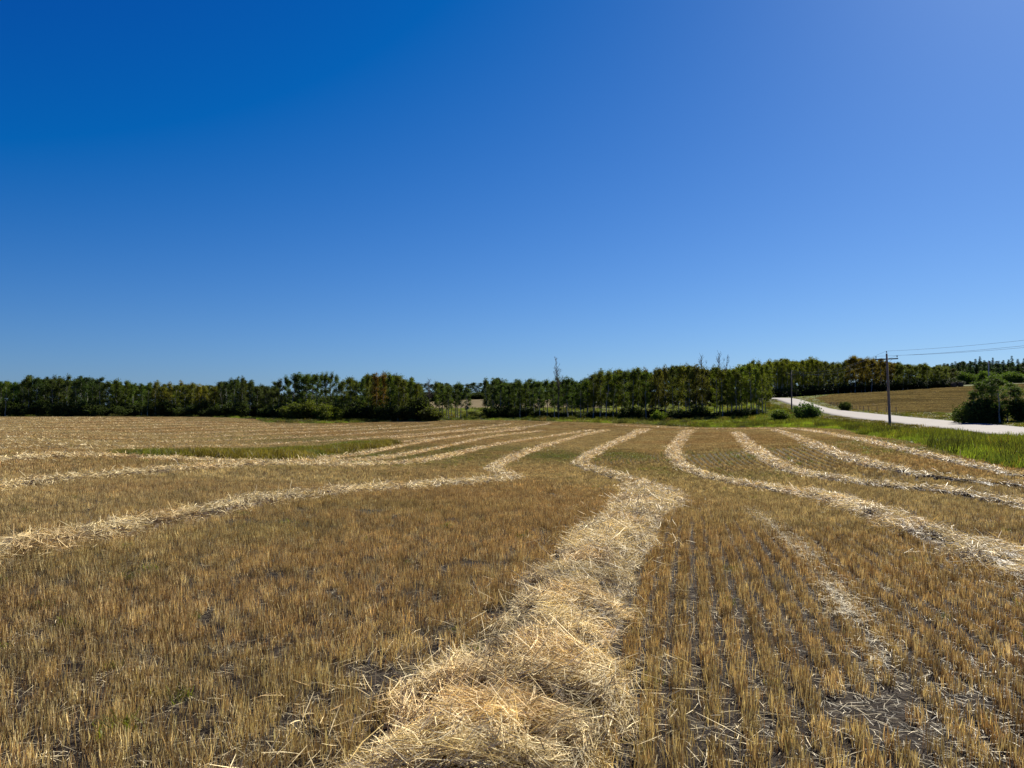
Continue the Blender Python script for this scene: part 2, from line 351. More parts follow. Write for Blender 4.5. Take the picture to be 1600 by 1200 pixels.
def build_road():
    def dens(P, n):
        d = np.concatenate([[0], np.cumsum(np.hypot(*np.diff(P, axis=0).T))]); t = np.linspace(0, d[-1], n); return np.stack([np.interp(t, d, P[:, k]) for k in (0, 1)], 1)
    ext_n = np.array([(24, -50), (30, 2), (36, 30)]); ext_f = np.array([(32, -51), (38.2, 2), (44.2, 29)])
    Nn = np.concatenate([ext_n, ROAD_N, [(78, 262), (60, 285), (20, 310)]]); Ff = np.concatenate([ext_f, ROAD_F, [(86, 270), (64, 294), (22, 319)]])
    for P in range(2):
        Nn = np.concatenate([Nn[:1], np.stack([Nn[:-1] * .75 + Nn[1:] * .25, Nn[:-1] * .25 + Nn[1:] * .75], 1).reshape(-1, 2), Nn[-1:]])
        Ff = np.concatenate([Ff[:1], np.stack([Ff[:-1] * .75 + Ff[1:] * .25, Ff[:-1] * .25 + Ff[1:] * .75], 1).reshape(-1, 2), Ff[-1:]])
    A, B = dens(Nn, 160), dens(Ff, 160); ts = [-.06, 0, .05, .1, .16, .22, .28, .34, .42, .5, .58, .66, .72, .78, .84, .9, .95, 1, 1.06]; V = []
    for t in ts:
        P = A * (1 - t) + B * t; z = H(P[:, 0], P[:, 1]) + (-.35 if t < 0 or t > 1 else .12 if 0 < t < 1 else .05); V.append(np.stack([P[:, 0], P[:, 1], z], 1))
    V = np.stack(V, 1); n, k = V.shape[:2]; i = np.arange(n - 1)[:, None]; j = np.arange(k - 1)[None]
    Q = np.stack([i * k + j, (i + 1) * k + j, (i + 1) * k + j + 1, i * k + j + 1], -1).reshape(-1, 4)
    tj = np.array(ts)[None, :] * np.ones((n, 1)); wear = np.exp(-((tj - .24) / .06) ** 2) + np.exp(-((tj - .42) / .06) ** 2) + np.exp(-((tj - .60) / .06) ** 2) + np.exp(-((tj - .78) / .06) ** 2)
    tone = .86 + .16 * wear + .22 * (fbm(V[..., 0] * .8, V[..., 1] * .25, 7) - .5) - .30 * (np.abs(tj - .5) > .46); tr = np.repeat(tone.reshape(-1, 1), 3, 1) * np.array([[1, .985, .97]])
    o = link('road', mesh_np('road', V.reshape(-1, 3), Q, leafy('pale_gravel_road', (.275, .258, .235), 'vcol', 0, .85, .15), {'col': tr}, smooth=True)); tag(o, kind='structure')
build_road()

def resample(P, step):
    d = np.concatenate([[0], np.cumsum(np.hypot(*np.diff(P, axis=0).T))]); n = max(4, int(d[-1] / step)); t = np.linspace(0, d[-1], n)
    return np.stack([np.interp(t, d, P[:, 0]), np.interp(t, d, P[:, 1])], 1), t
# ------------------------------------------------------------------ scattered stuff
def proto_col(name, meshes):
    c = bpy.data.collections.new(name)
    for i, me in enumerate(meshes): c.objects.link(bpy.data.objects.new('%s_%02d' % (name, i), me))
    return c
def scatter(name, P, rot, scl, tint, vi, col, label, cat):
    me = bpy.data.meshes.new(name); n = len(P); me.vertices.add(n); me.vertices.foreach_set('co', np.asarray(P, np.float32).ravel())
    for a, ty, v, f in (('rot', 'FLOAT_VECTOR', rot, 'vector'), ('scl', 'FLOAT_VECTOR', scl, 'vector'), ('tint', 'FLOAT_COLOR', np.concatenate([tint, np.ones((n, 1))], 1), 'color'), ('vi', 'INT', vi, 'value')):
        me.attributes.new(a, ty, 'POINT').data.foreach_set(f, np.asarray(v, np.int32 if ty == 'INT' else np.float32).ravel())
    o = link(name, me); ng = bpy.data.node_groups.new(name, 'GeometryNodeTree')
    ng.interface.new_socket('Geometry', in_out='INPUT', socket_type='NodeSocketGeometry'); ng.interface.new_socket('Geometry', in_out='OUTPUT', socket_type='NodeSocketGeometry')
    N = ng.nodes; gi = N.new('NodeGroupInput'); go = N.new('NodeGroupOutput'); io = N.new('GeometryNodeInstanceOnPoints'); ci = N.new('GeometryNodeCollectionInfo')
    ci.inputs[0].default_value = col; ci.inputs[1].default_value = True; ci.inputs[2].default_value = True; io.inputs['Pick Instance'].default_value = True
    def na(nm, ty):
        q = N.new('GeometryNodeInputNamedAttribute'); q.data_type = ty; q.inputs[0].default_value = nm; return q.outputs[0]
    ng.links.new(gi.outputs[0], io.inputs['Points']); ng.links.new(ci.outputs[0], io.inputs['Instance']); ng.links.new(na('vi', 'INT'), io.inputs['Instance Index'])
    ng.links.new(na('rot', 'FLOAT_VECTOR'), io.inputs['Rotation']); ng.links.new(na('scl', 'FLOAT_VECTOR'), io.inputs['Scale']); ng.links.new(io.outputs[0], go.inputs[0])
    md = o.modifiers.new('scatter', 'NODES'); md.node_group = ng; tag(o, label, cat, kind='stuff'); return o

def blades(n, lx, ly, h0, h1, w, lean, rng, seg=2, cvar=.35, green=0, droop=0):
    """upright stalks in an lx by ly footprint"""
    x = rng.uniform(-lx / 2, lx / 2, n); y = rng.normal(0, ly / 2.5, n) if ly < lx else rng.uniform(-ly / 2, ly / 2, n)
    h = rng.uniform(h0, h1, n); D = np.stack([rng.normal(0, lean, n), rng.normal(0, lean, n), np.ones(n)], 1); D /= np.linalg.norm(D, axis=1)[:, None]
    a = rng.uniform(0, 2 * math.pi, n); Sd = np.stack([np.cos(a), np.sin(a), np.zeros(n)], 1)
    P = np.stack([x, y, h * .5 - .01], 1); bend = np.stack([rng.normal(0, droop, n) * h, rng.normal(0, droop, n) * h, np.zeros(n)], 1)
    V, Q, k = ribbons(P, D, Sd, h, np.full(n, w) * rng.uniform(.7, 1.3, n), bend, seg)
    b = rng.uniform(1 - cvar, 1 + cvar, n)[:, None] * (1 + rng.normal(0, .03, (n, 3)))
    if green == 2:
        w_ = (rng.uniform(0, 1, n) < .45)[:, None]; b = np.where(w_, b * np.array([[.50, .42, .36]]), b * np.array([[1.18, 1.2, 1.15]]))
    c = np.repeat(b, k, 0)
    return V, Q, c
def kill_in_windrows(x, y, w=1.0):
    keep = np.ones(len(x), bool); r = np.hypot(x, y)
    for k, P in list(SW.items()): keep &= dist_line(x, y, P[::2]) > w * (.48 if k == 'centre' else .24 + .3 * sstep(15, 60, r))
    return keep
def stubble_tint(x, y, r):
    n1 = fbm(x * .12, y * .12, 21); n2 = fbm(x * .9, y * .9, 31); n3 = rng.uniform(0, 1, len(x)); g = green_amount(x, y)
    base = np.array([1., 1., 1.]); red = np.array([.92, .82, .76]); grn = np.array([.40, .52, .36]); olive = np.array([.68, .76, .66]); pale = np.array([1.2, 1.28, 1.5])
    c = base[None] * (1 - 0 * n1[:, None]); m = sstep(.40, .65, n1 + (n3 - .5) * .25)[:, None]; c = c * (1 - m) + red * m
    m = (sstep(.50, .75, n2 + (n3 - .5) * .3) * .18)[:, None]; c = c * (1 - m) + olive * m
    m = (n3 > .9)[:, None] * .6; c = c * (1 - m) + pale * m
    m = (g * .9)[:, None]; c = c * (1 - m) + grn * m
    return c * rng.uniform(.5, 1.35, (len(x), 1)) * (.80 + .46 * fbm(x * 2.2, y * 2.2, 33, 2))[:, None]
def build_stubble():
    protos = []
    for k in range(8): protos.append(mesh_np('stalk_tuft', *(lambda b: (b[0], b[1]))(blades(13, .15, .055, .09, .185, .0042, .13, rng)), M_STUBBLE)) if False else None
    def mk(name, *a, **kw):
        V, Q, c = blades(*a, **kw); return mesh_np(name, V, Q, M_STUBBLE, {'col': c})
    protos = [mk('tuft', 38, .13, .076, .055, .112, .0036, .11, rng, cvar=.4, green=2, droop=.03) for k in range(8)]            # 0-7 close, in rows
    protos += [mk('tuft', 42, .14, .14, .05, .115, .0034, .15, rng, cvar=.4, green=2, droop=.03) for k in range(8)]          # 8-15 close, unrowed
    protos += [mk('tuft', 44, .30, .075, .06, .125, .0075, .12, rng, cvar=.4, green=2) for k in range(5)]             # 16-20 middle
    protos += [mk('tuft', 90, .95, .9, .07, .15, .018, .12, rng, cvar=.4, green=2) for k in range(5)]             # 21-25 far patches
    Ps, Rs, Sc, Vi = [], [], [], []
    # close and middle rows, a drill row every 18 cm
    for (y0, y1, step) in ((-3, 20, .068), (20, 80, .22)):
        q = np.arange(-78 if y0 > 0 else -22, 42 if y0 > 0 else 18, .18); yy = np.arange(y0, y1, step); Q, Y = np.meshgrid(q, yy); Q = Q.ravel(); Y = Y.ravel()
        Y = Y + rng.uniform(-step / 2, step / 2, len(Y)); k0 = (Y < 58 + 22 * rng.uniform(0, 1, len(Y))) & (np.abs(Q + .263 * Y) < .85 * np.maximum(Y, 0) + 9); Q, Y = Q[k0], Y[k0]; X0 = row_x(Q.copy(), Y)
        loose = sstep(-.6, -1.8, Q + .35 * (noise(Y * .4, Q * .2, 77) - .5)); X = X0 + .035 * (noise(Q * 5.55, Y * .35, 79) - .5) + rng.normal(0, 1, len(Q)) * (.014 + .086 * loose) + rng.uniform(-.04, .04, len(Q)) * sstep(32, 50, Y)
        keep = (np.abs(X) < .78 * np.maximum(Y, 0) + 4.0) & in_poly(X, Y, FIELD)
        gap = fbm(X * 2.1, Y * 2.1, 51, 3); big = fbm(X * .5, Y * .5, 53, 2); keep &= gap + .25 * (big - .5) < np.where(loose > .5, .73, .86)
        keep &= rng.uniform(0, 1, len(X)) > .03
        X, Y, loose = X[keep], Y[keep], loose[keep]; k2 = kill_in_windrows(X, Y) & ~in_poly(X, Y, REED); X, Y, loose = X[k2], Y[k2], loose[k2]
        n = len(X); Ps.append(np.stack([X, Y, H(X, Y)], 1)); ang = math.pi / 2 - .257 + rng.normal(0, .08, n) + rng.integers(0, 2, n) * math.pi
        ang = np.where(loose > .5, rng.uniform(0, 6.28, n), ang)
        Rs.append(np.stack([rng.normal(0, .06, n), rng.normal(0, .06, n), ang], 1)); s = rng.uniform(.7, 1.15, n) * (1.08 - .06 * (1 - loose)) * (.75 + .5 * fbm(X * 1.5, Y * 1.5, 55)); Sc.append(np.stack([np.ones(n), np.ones(n), s], 1))
        Vi.append(rng.integers(16, 21, n) if y0 > 0 else np.where(loose > .5, rng.integers(8, 16, n), rng.integers(0, 8, n)))
    N = 170000; Y = 52 * (175 / 52) ** rng.uniform(0, 1, N); X = rng.uniform(-1, 1, N) * (.80 * Y + 5)
    dens = rng.uniform(0, 1, N) < np.clip(60 * 1.2 / Y + .1, 0, 1) * sstep(50, 75, Y); X, Y = X[dens], Y[dens]
    keep = in_poly(X, Y, FIELD); X, Y = X[keep], Y[keep]; keep = kill_in_windrows(X, Y, 1.1); X, Y = X[keep], Y[keep]
    for Pth in HILLS: keep = dist_line(X, Y, Pth[::4]) > .8; X, Y = X[keep], Y[keep]
    n = len(X); Ps.append(np.stack([X, Y, H(X, Y)], 1)); Rs.append(np.stack([np.zeros(n), np.zeros(n), rng.uniform(0, 6.28, n)], 1)); Sc.append(np.stack([np.ones(n)] * 2 + [rng.uniform(.7, 1.1, n)], 1)); Vi.append(rng.integers(21, 26, n))
    P = np.concatenate(Ps); T = stubble_tint(P[:, 0], P[:, 1], None)
    print('STUBBLE', [len(p) for p in Ps])
    scatter('stubble', P, np.concatenate(Rs), np.concatenate(Sc), T, np.concatenate(Vi), proto_col('stalk_tuft', protos), 'short golden brown cereal stubble standing in seed rows across the whole field', 'stubble')
build_stubble()

def build_litter():
    protos = []
    for k in range(6):
        n = 8; P = np.stack([rng.normal(0, .09, n), rng.normal(0, .09, n), rng.uniform(.004, .02, n)], 1); a = rng.uniform(0, 6.28, n)
        D = np.stack([np.cos(a), np.sin(a), rng.normal(0, .10, n)], 1); Sd = np.stack([-np.sin(a), np.cos(a), np.zeros(n)], 1)
        V, Q, kk = ribbons(P, D, Sd, rng.uniform(.02, .09, n) * np.where(rng.uniform(0, 1, n) < .12, 2, 1), rng.uniform(.002, .0042, n), np.stack([rng.normal(0, .002, n), rng.normal(0, .002, n), rng.uniform(0, .004, n)], 1), 2)
        protos.append(mesh_np('straw_bits', V, Q, M_STUBBLE, {'col': np.repeat(rng.uniform(.6, 1.9, (n, 1)) * np.array([[1, 1.08, 1.35]]), kk, 0)}))
    N = 13000; Y = rng.uniform(-1, 1, N) ** 2 * 24 + 1.5; X = rng.uniform(-1, 1, N) * (.8 * Y + 2)
    tr = np.array([ground_at(a, b) for a, b in pts('1170 800|1205 825|1240 852|1292 909|1322 961|1349 995|1375 1050')]); tp, _ = resample(tr, .006); tp = tp[rng.uniform(0, 1, len(tp)) < .42 * noise(np.arange(len(tp)) * .012, 0, 3) + .06]; X = np.concatenate([X, tp[:, 0] + rng.normal(0, .04, len(tp))]); Y = np.concatenate([Y, tp[:, 1] + rng.normal(0, .04, len(tp))])
    trail = np.arange(len(X)) >= N; keep = kill_in_windrows(X, Y, .8); X, Y, trail = X[keep], Y[keep], trail[keep]; n = len(X)
    scatter('straw_litter', np.stack([X, Y, H(X, Y) + .008 + trail * rng.uniform(0, .07, n)], 1), np.stack([rng.normal(0, .05, n)] * 2 + [rng.uniform(0, 6.28, n)], 1), np.ones((n, 3)), np.clip(rng.normal(.6, .35, (n, 1)) + .25 * trail[:, None], .12, 1.6) * np.ones((1, 3)), rng.integers(0, 6, n), proto_col('straw_bits', protos), 'loose bits of straw lying on dark soil between the stubble rows', 'straw litter')
build_litter()

# ------------------------------------------------------------------ windrows of cut straw
def windrow(P, wtab, label, seed, hgt=.18, tone=1.0, grp='straw windrows across the field'):
    r = np.random.default_rng(seed); C, s = resample(P, .10); T = np.gradient(C, axis=0); T /= np.linalg.norm(T, axis=1)[:, None]; Nn = np.stack([-T[:, 1], T[:, 0]], 1)
    far = np.hypot(C[:, 0], C[:, 1])
    wy, ww = zip(*wtab)
    def wfun(sv, rr): return np.interp(rr, wy, ww) * (.80 + .40 * noise(sv * .45, 0, seed))
    def surf(sv, u, rr):
        e = np.clip(1 - np.abs(u) ** 2.2, 0, 1); lump = .6 * fbm(sv * 2.6, u * 2.2 + seed, seed, 3) + .4 * fbm(sv * 6.5, u * 5 + seed, seed + 5, 2)
        pit = sstep(.52, .66, fbm(sv * 2.9, u * 1.7 + seed * 3, seed + 71, 2)); return hgt * (e ** .6) * (.25 + 1.25 * lump) * (1 - .45 * pit) + .02
    # mound body
    K = 13; us = np.linspace(-1, 1, K); C2, s2 = resample(P, .16) ; T2 = np.gradient(C2, axis=0); T2 /= np.linalg.norm(T2, axis=1)[:, None]; N2 = np.stack([-T2[:, 1], T2[:, 0]], 1)
    r2 = np.hypot(C2[:, 0], C2[:, 1]); W2 = wfun(s2, r2) / 2
    U = us[None] * W2[:, None] * (1 + .55 * (noise(s2[:, None] * 1.7, np.sign(us)[None] * 3.0, seed + 3) - .5)) ; X = C2[:, :1] + N2[:, :1] * U; Y = C2[:, 1:] + N2[:, 1:] * U
    Z = H(X, Y) + surf(s2[:, None], us[None] * np.ones_like(U), None) * .86 - .035
    V0 = np.stack([X, Y, Z], -1).reshape(-1, 3); n = len(C2); i = np.arange(n - 1)[:, None]; j = np.arange(K - 1)[None]
    Q0 = np.stack([i * K + j, i * K + j + 1, (i + 1) * K + j + 1, (i + 1) * K + j], -1).reshape(-1, 4)
    c0 = np.array([[.085, .06, .035]]) * (.4 + 1.1 * fbm(X * 14, Y * 14, seed).reshape(-1, 1)) * (1 + 4.0 * sstep(24, 60, np.repeat(r2, K)))[:, None]  # near body coloured dark for the shade between strands, paler far off
    # strands: more of them the nearer the viewer's track
    dens = np.clip(5200 * (9.0 / (far + 5.5)) ** 2.0, 75, 6000); vis = (C[:, 1] > -.6); dens = dens * np.where(vis, 1, .02)
    cnt = r.poisson(dens * wfun(s, far) * .10 * (1.35 if hgt > .14 else 1)); idx = np.repeat(np.arange(len(C)), cnt); N = len(idx)
    u = r.uniform(-1.1, 1.1, N); u = np.where(r.uniform(0, 1, N) < .20, r.normal(.06, .95, N), u); u = np.clip(u, -1.9, 2.1); ss = s[idx] + r.uniform(-.05, .05, N); fr = far[idx]; W = wfun(ss, fr) / 2
    e = 1 + .55 * (noise(ss * 1.7, np.sign(u) * 3.0, seed + 3) - .5); cx = C[idx] + T[idx] * (ss - s[idx])[:, None] + Nn[idx] * (u * W * e)[:, None]
    lw = np.clip(.00062 * (fr + 1), .0046, .036) * r.uniform(.55, 1.3, N); L = r.uniform(.045, .20, N) * (1 + .6 * sstep(14, 60, fr)) * np.where(r.uniform(0, 1, N) < .10, 1.9, 1)
    base_ang = np.arctan2(T[idx, 1], T[idx, 0]); flow = (fbm(cx[:, 0] * 1.9, cx[:, 1] * 1.9, seed + 9, 2) - .5) * 7.0
    a = base_ang + flow + r.normal(0, .62, N); tilt = r.normal(0, .28, N) + np.where(r.uniform(0, 1, N) < .10, r.uniform(.2, 1.0, N), 0)
    D = np.stack([np.cos(a) * np.cos(tilt), np.sin(a) * np.cos(tilt), np.sin(tilt)], 1)
    roll = r.normal(0, .7, N); side = np.stack([-np.sin(a), np.cos(a), np.zeros(N)], 1); up = np.cross(D, side); Sd = side * np.cos(roll)[:, None] + up * np.sin(roll)[:, None]
    z = H(cx[:, 0], cx[:, 1]) + np.where(np.abs(u) < 1, surf(ss, np.clip(u, -1, 1), None), .02) + r.uniform(-.05, .05, N) + np.abs(np.sin(tilt)) * L * .35
    bend = np.stack([r.normal(0, .03, N) * L, r.normal(0, .03, N) * L, r.uniform(-.03, .05, N) * L], 1)
    patch = fbm(cx[:, 0] * 1.7, cx[:, 1] * 1.7, seed + 31, 3); b = r.uniform(.34, 1.15, N) * (.62 + .72 * patch) * np.where(r.uniform(0, 1, N) < .16, 1.35, 1); hole = sstep(.54, .68, fbm(ss * 2.9, u * 1.7 + seed * 3, seed + 71, 2)); hollow_shade = 1 - .35 * hole; b = b * hollow_shade; hole = (r.uniform(0, 1, N) < .72 * hole); lw = np.where(hole, .0002, lw); L = np.where(hole, .01, L)  # strands in the hollows get a darker colour, imitating shade there
    warm = sstep(.52, .72, fbm(cx[:, 0] * 1.3, cx[:, 1] * 1.3, seed + 41, 2)) * .35 + (r.uniform(0, 1, N) < .15) * .4
    col = b[:, None] * (np.array([[1, 1, 1]]) * (1 - warm[:, None]) + np.array([[.72, .52, .32]]) * warm[:, None]) * tone
    ok = ~hole; V1, Q1, k = ribbons(np.stack([cx[:, 0], cx[:, 1], z], 1)[ok], D[ok], Sd[ok], L[ok], lw[ok], bend[ok], 2); col = col[ok]
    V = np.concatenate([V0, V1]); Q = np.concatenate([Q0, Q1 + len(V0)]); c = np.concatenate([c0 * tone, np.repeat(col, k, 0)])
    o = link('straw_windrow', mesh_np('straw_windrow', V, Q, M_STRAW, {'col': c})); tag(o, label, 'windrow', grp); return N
tot = 0
for i, (k, w, lab) in enumerate((
    ('centre', [(3, 1.5), (4.2, 1.22), (5.5, 1.0), (8, .98), (12, 1.08), (19, 1.3), (24, 1.05), (29, .7), (45, .8), (60, 1.2), (100, 1.8)], 'wide pale straw windrow starting at the bottom centre and bending in an S'),
    ('left1', [(9, .72), (14, .85), (24, 1.0), (29, .75), (45, .85), (60, 1.15), (100, 1.5)], 'thick straw windrow from the left edge, hooking back beside the central S-shaped one'),
    ('left2', [(17, 1.0), (28, 1.2), (50, 1.2), (100, 1.3)], 'second windrow left of the central one, passing below the green reed patch'),
    ('left3', [(25, 1.5), (33, 1.6), (42, .8), (100, 1.0)], 'third straw windrow on the left, touching the near edge of the green reed patch'),
    ('left4', [(20, .6), (90, .8)], 'faint straw windrow starting at the right end of the green reed patch'),
    ('left5', [(20, .6), (90, .8)], 'thin straw windrow just above the brown tip of the green reed patch'),
    ('right1', [(8, .72), (15, .72), (22, .6), (33, .62), (43, .85), (60, 1.2), (100, 1.8)], 'straw windrow curving right of the central one and crossing the striped seed rows'),
    ('right2', [(14, .5), (20, .5), (35, .75), (60, 1.2), (90, 1.5)], 'second straw windrow right of the central one, leaving by the right edge'),
    ('right3', [(19, .35), (30, .65), (80, 1.3)], 'third straw windrow right of the central one, very thin towards the right edge'),
    ('right4', [(20, .4), (35, .6), (80, 1.1)], 'outermost straw windrow beside the green roadside verge'),
    ('head', [(50, .7), (90, .8)], 'short thin straw windrow lying crosswise at the far end of the others'))):
    tot += windrow(SW[k], w, lab, 100 + i, .17 if k == 'centre' else .14)
ORD = 'first second third fourth fifth sixth seventh eighth ninth tenth eleventh twelfth thirteenth fourteenth'.split()
for i, P in enumerate(HILLS):
    tot += windrow(P, [(20, .45), (60, .55), (140, .8)], ORD[i] + ' thin windrow on the rise, counted leftwards from behind the green reed patch', 200 + i, .14, .80, 'thin windrows on the far rise')
print('STRANDS', tot)

# ------------------------------------------------------------------ grasses
def grass_meshes(name, specs):
    out = []
    for (n, lx, ly, h0, h1, w, lean, cv) in specs:
        V, Q, c = blades(n, lx, ly, h0, h1, w, lean, rng, 3, cv, droop=.10); out.append(mesh_np(name, V, Q, M_GRASS, {'col': c}))
    return out
def build_grass():
    protos = grass_meshes('grass_tuft', [(70, 1.0, 1.0, .15, .45, .020, .28, .4)] * 5 + [(90, 1.3, 1.3, .3, .75, .028, .22, .4)] * 4)
    N = 190000; Y = 16 * (300 / 16) ** rng.uniform(0, 1, N); X = rng.uniform(-1, 1, N) * (.80 * Y + 4)
    keep = ~in_poly(X, Y, FIELD) & ~in_poly(X, Y, FAR_R) & ~in_poly(X, Y, FAR_C); X, Y = X[keep], Y[keep]
    road = np.concatenate([ROAD_N, ROAD_F[::-1]]); road = np.concatenate([[(24, -50), (36, 30)], ROAD_N, [(78, 262), (60, 285)], [(64, 294), (86, 270)], ROAD_F[::-1], [(44.2, 29), (32, -51)]])
    keep = ~in_poly(X, Y, road) & (rng.uniform(0, 1, len(X)) < np.clip(Y / 60, .12, 1) * .5 + .1); X, Y = X[keep], Y[keep]
    dr = np.minimum(dist_line(X, Y, ROAD_N), dist_line(X, Y, ROAD_F)); keep = dr > .8; X, Y, dr = X[keep], Y[keep], dr[keep]; n = len(X)
    de = dist_line(X, Y, EDGE); tall = (rng.uniform(0, 1, n) < sstep(.48, .66, fbm(X * .7, Y * .4, 61) + .20 * (dr < 9)) * .85) & (X > 10); tall |= (dr < 8) & (dr > 1.2) & (noise(X * .7, Y * .35, 64) > .55); tall |= (dist_line(X, Y, ROAD_N - np.array([7.5, 0])) < 2.2) & (noise(X * .5, Y * .25, 69) > .35); tall |= (X < 32) & (fbm(X * .3, Y * .3, 63) > .55) & (Y > 80)
    v = np.where(tall, rng.integers(5, 9, n), rng.integers(0, 5, n)); nn = fbm(X * .2, Y * .2, 65)[:, None]; br = sstep(.35, .6, nn)
    br = np.clip(br * .6 + 1.6 * (fbm(X * .9, Y * .5, 66)[:, None] - .42), 0, 1); c = np.array([[.62, .70, .62]]) * (1 - br) + np.array([[1.55, 1.75, .85]]) * br; c = np.where(tall[:, None], c * np.array([[.60, .52, .62]]), c); c = np.where(((dr < 8) & (noise(X * .3, Y * .3, 62) > .4))[:, None], c * np.array([[.80, .66, .8]]), c); c *= rng.uniform(.75, 1.2, (n, 1))
    dry = ((rng.uniform(0, 1, n) < np.where(dr < 6, .30, .06)))[:, None]; c = np.where(dry, np.array([[1.5, 1.0, .9]]) * .8, c)
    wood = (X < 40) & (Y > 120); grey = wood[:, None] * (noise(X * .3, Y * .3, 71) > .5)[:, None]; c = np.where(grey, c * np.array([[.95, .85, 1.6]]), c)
    sc_ = rng.uniform(.35, 1.1, n) * (.2 + 1.6 * fbm(X * .8, Y * .5, 67)) * np.where(X * 1.0 > 24.4 + .227 * Y - 1, .42, 1); print('GRASS', n)
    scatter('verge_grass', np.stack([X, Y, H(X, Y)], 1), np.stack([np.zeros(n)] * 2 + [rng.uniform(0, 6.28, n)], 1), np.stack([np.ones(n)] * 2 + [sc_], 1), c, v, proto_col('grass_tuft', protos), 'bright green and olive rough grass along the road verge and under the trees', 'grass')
    cp_ = []
    for k in range(4):
        V, Q, cc = blades(90, 1.6, 1.6, .12, .34, .05, .25, rng, 1, .45, green=2); cp_.append(mesh_np('crop_patch', V, Q, M_STUBBLE, {'col': cc}))
    N = 60000; lo = FAR_R.min(0); hi = FAR_R.max(0); X2 = rng.uniform(lo[0], hi[0], N); Y2 = rng.uniform(lo[1], hi[1], N); kk = in_poly(X2, Y2, FAR_R) & (rng.uniform(0, 1, N) < .55 + .4 * (fbm(X2 * .05, Y2 * .12, 95) > .45)); X2, Y2 = X2[kk], Y2[kk]; m = len(X2); print('CROP', m)
    dk = sstep(.5, .62, fbm(X2 * .06, Y2 * .25, 96))[:, None]; tc = np.array([[.72, .74, .66]]) * (1 - .35 * dk) * rng.uniform(.75, 1.2, (m, 1))
    scatter('far_crop', np.stack([X2, Y2, H(X2, Y2)], 1), np.stack([np.zeros(m)] * 2 + [rng.uniform(0, 6.28, m)], 1), np.stack([np.ones(m)] * 2 + [rng.uniform(.5, 1.2, m)], 1), tc, rng.integers(0, 4, m), proto_col('crop_patch', cp_), 'brown ripe crop covering the sloping field across the road', 'crop')
    # reed patch
    protos = grass_meshes('reed_tuft', [(80, .8, .8, .28, .62, .016, .22, .45)] * 5)
    N = 9000; lo = REED.min(0); hi = REED.max(0); X = rng.uniform(lo[0], hi[0], N); Y = rng.uniform(lo[1], hi[1], N); keep = in_poly(X + 2.2 * (noise(Y * .8, X * .8, 83) - .5), Y + 4 * (noise(X * .9, Y * .3, 84) - .5), REED) & (rng.uniform(0, 1, N) < .8); X, Y = X[keep], Y[keep]; n = len(X)
    print('REEDS', n, lo, hi)
    br = sstep(.4, .65, fbm(X * .35, Y * .35, 81) + rng.normal(0, .06, n) + .30 * sstep(-14.5, -10, X))[:, None]; c = np.array([[.84, .80, .66]]) * (1 - br) + np.array([[1.5, 1.05, 1.05]]) * .7 * br; c *= rng.uniform(.55, 1.3, (n, 1))
    scatter('reed_grass', np.stack([X, Y, H(X, Y)], 1), np.stack([np.zeros(n)] * 2 + [rng.uniform(0, 6.28, n)], 1), np.stack([np.ones(n)] * 2 + [rng.uniform(.4, 1.0, n) * np.clip(.35 + .9 * sstep(lo[0], lo[0] + 11, X), 0, 1) * (.6 + .8 * fbm(X * .5, Y * .3, 85))], 1), c, rng.integers(0, 5, n), proto_col('reed_tuft', protos), 'tall green reedy grass with brown tips in the wet hollow left of centre', 'reeds')
    # weeds in the stubble
    protos = []
    for k in range(4):
        V, Q, c = blades(40, .26, .26, .05, .17, .009, .5, rng, 3, .4, droop=.2); protos.append(mesh_np('weed_tuft', V, Q, M_GRASS, {'col': c}))
    N = 60000; Y = 2.5 * (90 / 2.5) ** rng.uniform(0, 1, N); X = rng.uniform(-1, 1, N) * (.75 * Y + 2); g = green_amount(X, Y) * (.04 + .45 * sstep(8, 40, np.hypot(X, Y))) + .003 + .03 * sstep(.62, .8, fbm(X * .8, Y * .8, 91))
    keep = (rng.uniform(0, 1, N) < g) & in_poly(X, Y, FIELD); X, Y = X[keep], Y[keep]; keep = kill_in_windrows(X, Y, .8); X, Y = X[keep], Y[keep]; n = len(X); r = np.hypot(X, Y)
    s = rng.uniform(.3, .8, n) * (1 + 1.6 * sstep(15, 60, r)); print('WEEDS', n)
    scatter('green_weeds', np.stack([X, Y, H(X, Y)], 1), np.stack([np.zeros(n)] * 2 + [rng.uniform(0, 6.28, n)], 1), np.stack([s, s, np.minimum(s, 1.25)], 1), np.array([[.8, .78, .6]]) * rng.uniform(.6, 1.3, (n, 1)), rng.integers(0, 4, n), proto_col('weed_tuft', protos), 'low green weeds growing through the stubble in patches', 'weeds')
build_grass()

